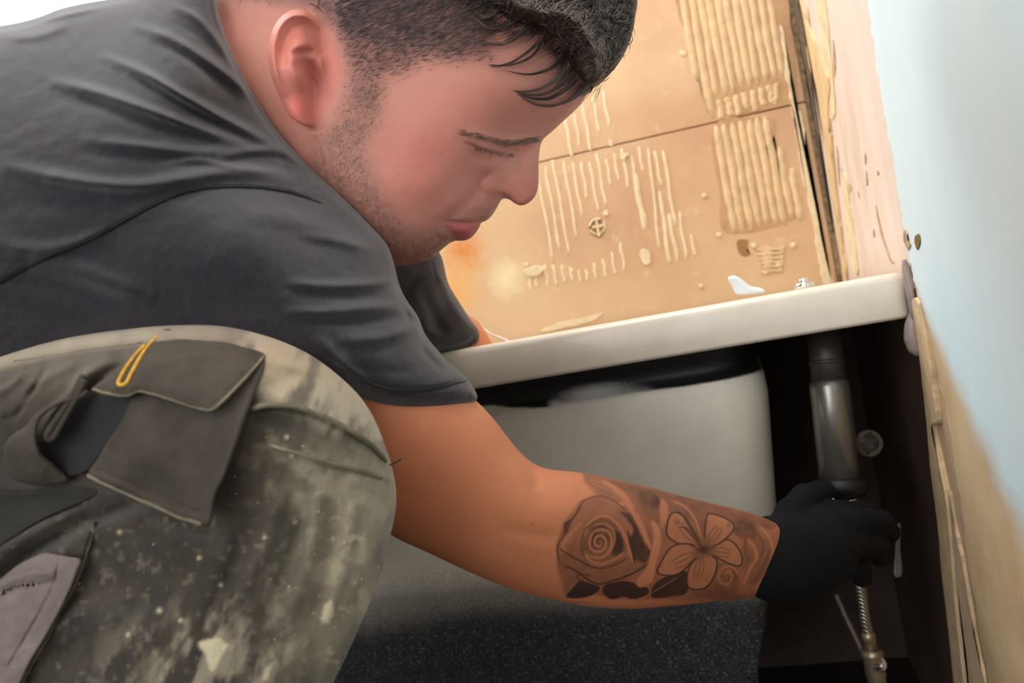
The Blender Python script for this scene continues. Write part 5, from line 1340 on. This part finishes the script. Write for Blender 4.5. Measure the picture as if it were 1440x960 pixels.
def tr_col(v):
    px, py, d = v[:, 0], v[:, 1], v[:, 2]
    dust = np.zeros(len(v)); dark = np.zeros(len(v))
    # along-leg coordinate for the streaks
    u = px * .87 + py * .5; w = -px * .5 + py * .87
    st = fbm(px + .35 * py, (py - .35 * px) * .35, 26, 61); bl = fbm(px, py, 38, 62); fine = fbm(px, py, 9, 63)
    knee = sstep(330, 520, px + .10 * (py - 700)) * sstep(560, 660, py)
    dust += knee * (.55 + 1.1 * (st - .42)) * 1.1
    top = sstep(566, 520, py - sstep(330, 520, px) * 90) * (.12 + .88 * sstep(300, 380, px)) * (.3 + 1.1 * sstep(.3, .62, st))
    dust = np.maximum(dust, top * .85)
    dust = np.maximum(dust, sstep(34, 14, tr.sd_at(px, py)) * sstep(400, 250, px) * (.45 + .5 * st))
    low = sstep(800, 930, py) * sstep(80, 300, px) * sstep(.42, .66, st) * .75
    dust = np.maximum(dust, low)
    dust += .35 * sstep(.56, .72, bl) * sstep(260, 460, px) + .22 * sstep(.6, .75, fine) * sstep(620, 760, py)
    cream = np.zeros(len(v))
    for P in ([(279, 902), (296, 899), (312, 897), (320, 907), (312, 920), (306, 936), (297, 946), (291, 926)], [(455, 850), (466, 842), (470, 862), (462, 878), (452, 872)], [(372, 940), (384, 930), (378, 952), (370, 956)]):
        cream = np.maximum(cream, sstep(-3, 3, polysd(np.array(P, float), px, py) + 5 * (fine - .5)))
    for x, y, r in ((410, 640, 3), (403, 614, 2.5), (372, 755, 2.5), (280, 784, 2.5), (224, 858, 3.5), (180, 892, 2.5), (310, 822, 2.5), (254, 872, 3), (415, 734, 2.5), (96, 828, 2.5), (168, 748, 3), (118, 704, 2)):
        cream = np.maximum(cream, np.exp(-((px - x) ** 2 + (py - y) ** 2) / r ** 2))
    cream += .8 * sstep(.70, .80, fbm(px, py, 14, 77)) * sstep(380, 500, px) * sstep(660, 760, py)
    cream += .55 * sstep(.52, .66, st) * sstep(.45, .6, bl) * sstep(440, 530, px + .3 * (py - 760)) * sstep(690, 770, py)
    tan = sstep(560, 500, py) * sstep(180, 300, px)
    return np.clip(np.c_[dust, cream, tan], 0, 1)
def trouser_mat():
    t = NT('dusty_work_cloth'); f = t.noise(1300, 2, .6); n = t.noise(30, 5, .65)
    sp = t.n('ShaderNodeSeparateColor'); t.l(t.attr(), sp.inputs[0])
    c = t.ramp(n, [(.3, lin(48, 43, 38)), (.7, lin(70, 63, 55))])
    dust = t.mix(sp.outputs[2], lin(172, 161, 138), lin(174, 155, 128))
    m = t.n('ShaderNodeMath', operation='MULTIPLY'); t.l(sp.outputs[0], m.inputs[0]); t.l(t.ramp(f, [(.25, .75), (.7, 1.0)]), m.inputs[1])
    c = t.mix(m.outputs[0], c, dust); c = t.mix(sp.outputs[1], c, lin(206, 195, 162))
    t.base(c); t.p(Roughness=.92); t.b.inputs['Specular IOR Level'].default_value = .2; t.b.inputs['Sheen Weight'].default_value = .2
    t.bump(f, .4, .0006, t.bump(n, .15, .002)); return t.m
M_TR = trouser_mat()
trousers = solid('trousers', tr_field, (3.2, 3.2, .0032), M_TR, person, tr_col, lo=(-500, 380, .30))
def work_mat(name, a, b):
    t = NT(name); n = t.noise(28, 5, .65); f = t.noise(1300, 2, .6)
    t.base(t.ramp(n, [(.3, a), (.72, b)])); t.p(Roughness=.92); t.b.inputs['Specular IOR Level'].default_value = .2; t.bump(f, .4, .0006, t.bump(n, .2, .002)); return t.m
M_FLAP = work_mat('charcoal_pocket_cloth', lin(58, 53, 48), lin(86, 79, 70))
M_PANEL = work_mat('grey_calf_panel_cloth', lin(108, 98, 95), lin(134, 122, 118))
M_TRIM = work_mat('worn_edge_cloth', lin(86, 82, 72), lin(150, 140, 116))
base_at = lambda X, Y: tr.near_at(X, Y)
smooth_near = blur(np.where(tr.sd > 0, tr.near, tr.M), 9)
def sn(X, Y): return bil(smooth_near, (X - tr.x0) / tr.st, (Y - tr.y0) / tr.st)
def patch(name, poly, lift, half, mat, parent, step=2.2, relief=None, edge=4.0, smooth=4, base=None):
    lf = (lambda X, Y: tps(lift, X, Y)) if isinstance(lift, list) else (lambda X, Y: lift)
    b = base or sn
    ln = Lens(poly, lambda X, Y: b(X, Y) - lf(X, Y), step=1.5, half=half, edge=edge, relief=relief, smooth=smooth)
    return solid(name, Field([(ln, .002)]), (step, step, max(.0009, half * .8)), mat, parent), ln
LF = [(195, 549), (230, 558), (265, 570), (298, 574), (320, 550), (345, 525), (366, 502), (376, 500), (366, 535), (352, 570), (338, 610), (325, 646), (313, 675), (303, 695), (299, 716), (296, 734), (288, 739), (279, 737), (250, 726), (217, 711), (185, 697), (150, 681), (124, 668), (138, 644), (152, 619), (172, 590)]
def lf_rel(r):
    r.line([(126, 664), (180, 688), (235, 713), (286, 732)], 4, .0010, .05); r.line([(130, 657), (185, 681), (240, 705), (288, 722)], 2, -.0009, .05); r.line([(368, 506), (350, 562), (320, 650), (298, 728)], 3, .0008, .05)
    r.blob(210, 640, 50, 40, .003); r.blob(265, 600, 40, 40, -.002); r.V += .002 * (fbm(r.X, r.Y, 40, 71) - .5)
flap2, lf2 = patch('cargo_pocket', LF, [(195, 550, .004), (370, 505, .003), (124, 667, .016), (290, 735, .020), (230, 630, .011), (340, 600, .007)], .0020, M_FLAP, trousers, 2.0, lf_rel)
UF = [(232, 463), (262, 466), (303, 472), (340, 485), (374, 498), (360, 516), (335, 543), (312, 566), (302, 575), (294, 576), (265, 569), (235, 559), (210, 551), (193, 549), (178, 556), (150, 553), (130, 547), (148, 532), (173, 515), (190, 500), (205, 485), (216, 470)]
def uf_rel(r):
    r.line([(135, 545), (165, 550), (195, 545), (235, 554), (270, 565), (296, 570), (330, 540), (366, 502)], 2, -.0009, .05); r.line([(133, 549), (165, 555), (195, 551), (235, 560), (275, 572), (300, 574)], 3, .001, .05)
    r.blob(270, 510, 50, 26, .0025); r.blob(180, 545, 20, 8, .002); r.V += .002 * (fbm(r.X, r.Y, 36, 72) - .5)
flap1, uf1 = patch('pocket_flap', UF, [(232, 463, .003), (374, 498, .005), (298, 573, .013), (193, 549, .012), (130, 547, .010), (250, 510, .008)], .0018, M_FLAP, trousers, 2.0, uf_rel)
M_YEL = simple_mat('mustard_thread', lin(206, 156, 44), .8, 0, 300, .25, .4, 900)
c = catmull([(221, 473), (212, 482), (203, 493), (195, 506), (186, 522), (177, 539), (168, 541), (167, 536), (175, 520), (184, 507), (193, 496), (203, 486)], 5, False)
tube_obj('yellow_bartack', W(c[:, 0], c[:, 1], uf1.near_at(c[:, 0], c[:, 1]) - .0006), [.0009] * len(c), M_YEL, flap1, 6)
# pocket mouth and tool loops
PB = [(118, 560), (160, 556), (190, 556), (178, 585), (158, 612), (140, 640), (120, 664), (84, 668), (62, 650), (60, 610), (84, 585)]
patch('pocket_lining', PB, [(118, 560, .000), (160, 600, .004), (80, 650, .002), (120, 664, .006)], .0016, simple_mat('dark_lining', lin(34, 34, 37), .95), trousers, 2.2)
LB = [(36, 600), (50, 582), (76, 566), (102, 556), (124, 548), (116, 560), (92, 566), (70, 577), (56, 590), (51, 606), (52, 622), (58, 638), (72, 650), (92, 668), (96, 676), (70, 682), (40, 680), (18, 672), (8, 655), (6, 632), (14, 614)]
patch('tool_loop', LB, [(36, 600, .010), (120, 550, .008), (56, 640, .013), (90, 672, .006), (10, 650, .006)], .0022, M_FLAP, trousers, 2.0, lambda r: (r.line([(50, 600), (49, 625), (58, 645), (85, 668)], 3, .0012, .05), r.V.__iadd__(.0025 * (fbm(r.X, r.Y, 24, 73) - .5))))
c = catmull([(117, 528), (108, 546), (97, 564), (84, 584), (70, 604), (66, 612), (70, 617), (77, 612), (88, 592), (100, 572), (111, 553), (119, 534)], 4, False)
tube_obj('loop_cord', W(c[:, 0], c[:, 1], sn(c[:, 0], c[:, 1]) - .009), [.0017] * len(c), M_FLAP, trousers, 8)
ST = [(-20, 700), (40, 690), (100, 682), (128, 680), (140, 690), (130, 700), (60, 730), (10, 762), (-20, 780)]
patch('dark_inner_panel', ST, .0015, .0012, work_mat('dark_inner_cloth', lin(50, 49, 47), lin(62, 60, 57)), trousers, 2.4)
# grey calf panel with double seam
GP = [(-40, 846), (0, 815), (20, 798), (40, 786), (64, 777), (90, 781), (114, 787), (108, 806), (97, 832), (80, 866), (62, 898), (44, 928), (26, 965), (0, 1010), (-40, 1050)]
def gp_rel(r):
    r.line([(-10, 826), (20, 812), (52, 804), (80, 808)], 7, .004); r.line([(-10, 842), (20, 826), (50, 822), (85, 818)], 5, -.003); r.line([(84, 786), (76, 820), (62, 850), (40, 890), (10, 940)], 2.2, -.0014, .04)
    r.line([(108, 792), (100, 822), (84, 858), (60, 900), (30, 950)], 2.2, .0012, .04); r.V += .004 * (fbm(r.X + r.Y * .3, r.Y, 32, 74) - .5)
gp, gpl = patch('calf_panel', GP, .0075, .0018, M_PANEL, trousers, 2.2, gp_rel)
def seam(name, pts, mat, r=.0010, off=.0004, lens=tr, parent=None, jit=.4):
    c = catmull(pts, 6, False); c = c + R.uniform(-jit, jit, c.shape)
    return tube_obj(name, W(c[:, 0], c[:, 1], lens.near_at(c[:, 0], c[:, 1]) - off), [r] * len(c), mat, parent or trousers, 6)
seam('knee_seam', [(352, 575), (380, 569), (411, 571), (440, 579), (471, 592), (509, 615), (530, 632), (542, 648)], M_TRIM, .0013)
seam('knee_seam', [(379, 626), (422, 638), (462, 650), (500, 660), (536, 672)], M_TRIM, .0009)
seam('leg_seam', [(134, 736), (124, 770), (114, 800), (100, 832), (82, 866), (64, 900), (42, 938), (22, 975)], M_TRIM, .0011, .0006)
seam('pocket_seam', [(124, 668), (150, 681), (185, 697), (217, 711), (250, 726), (284, 737)], M_TRIM, .0009, .0004, lf2, flap2)
seam('pocket_seam', [(20, 508), (60, 502), (110, 494), (160, 487), (200, 482)], M_TRIM, .0006)
seam('flap_seam', [(131, 547), (152, 553), (178, 556), (194, 550), (212, 553), (236, 560), (266, 570), (296, 576), (312, 565), (336, 541), (360, 515), (372, 500)], M_TRIM, .0007, .0003, uf1, flap1)
# plaster crumbs stuck to the cloth
paths = []
for k in range(90):
    x, y = R.uniform(80, 540), R.uniform(580, 955)
    if R.rand() > .3 + .7 * (x > 330) or tr.sd_at(np.array([x]), np.array([y]))[0] < 12: continue
    p = W(x, y, tr.near_at(np.array([x]), np.array([y]))[0] - .0002); s = R.uniform(.0002, .0006)
    paths.append((np.array([p, p - FV * s, p - FV * s * 1.6]), np.array([s, s * .9, s * .2])))
v, q = tube_mesh(paths, 5); o = mesh_obj('plaster_crumbs', v, q, simple_mat('cream_plaster_dust', lin(206, 192, 150), .95), trousers); o['kind'] = 'stuff'
# boots under the hidden lower legs
M_BOOT = simple_mat('brown_boot_leather', lin(70, 54, 40), .7)
for (x, y) in ((-.42, .52), (-.76, .86)):
    bm = bmesh.new()
    bmesh.ops.create_uvsphere(bm, u_segments=16, v_segments=10, radius=.5)
    for v_ in bm.verts:
        v_.co.x *= .27 - .06 * (v_.co.x > 0) * v_.co.z; v_.co.y *= .10; v_.co.z = max(v_.co.z, -.42) * (.15 if v_.co.x < .02 else .11) + .062
        v_.co += Vector((x + .05, y, 0))
    bm_obj('boot', bm, M_BOOT, person)
# ---- glove
wr = lambda a, b, ra, rb: Cap(a, b, ra, rb)
gf = [(wr((1088, 785, .733), (1105, 786, .742), .0345, .0325), .008), (wr((1105, 786, .742), (1150, 768, .768), .031, .034), .012), (wr((1145, 790, .764), (1120, 800, .752), .026, .028), .01)]
FING = [[(1128, 742, .765, .0150), (1168, 722, .786, .0120), (1206, 722, .806, .0112), (1228, 724, .822, .0098)],
        [(1150, 750, .762, .0150), (1200, 734, .778, .0125), (1238, 735, .800, .0115), (1250, 748, .816, .0100)],
        [(1155, 775, .760, .0150), (1200, 765, .772, .0120), (1232, 766, .792, .0110), (1238, 782, .808, .0095)],
        [(1145, 800, .756, .0140), (1182, 798, .766, .0110), (1208, 798, .784, .0098), (1212, 812, .796, .0085)],
        [(1100, 752, .752, .0165), (1112, 722, .768, .0130), (1132, 700, .786, .0120), (1158, 690, .802, .0100)]]
for ch in FING:
    for a, b in zip(ch, ch[1:]): gf.append((wr(a[:3], b[:3], a[3], b[3]), .003 if a is not ch[0] else .006))
t = NT('black_knit_glove'); f = t.noise(900, 2, .6); t.base(t.ramp(f, [(.3, lin(6, 6, 8)), (.7, lin(14, 14, 17))])); t.p(Roughness=.9); t.b.inputs['Specular IOR Level'].default_value = .2; t.bump(f, .4, .0006)
solid('glove', Field(gf), (2.4, 2.4, .0022), t.m, person)
c = [W(x, y, d) for x, y, d in ((1086, 745, .722), (1094, 770, .700), (1094, 800, .700), (1086, 826, .712))]
# loose thread by the knee
tube_obj('loose_thread', catmull(np.array([W(548, 654, .462), W(556, 650, .456), W(565, 645, .452)]), 5, False), [.0004] * 11, M_SEAMD, trousers, 5)
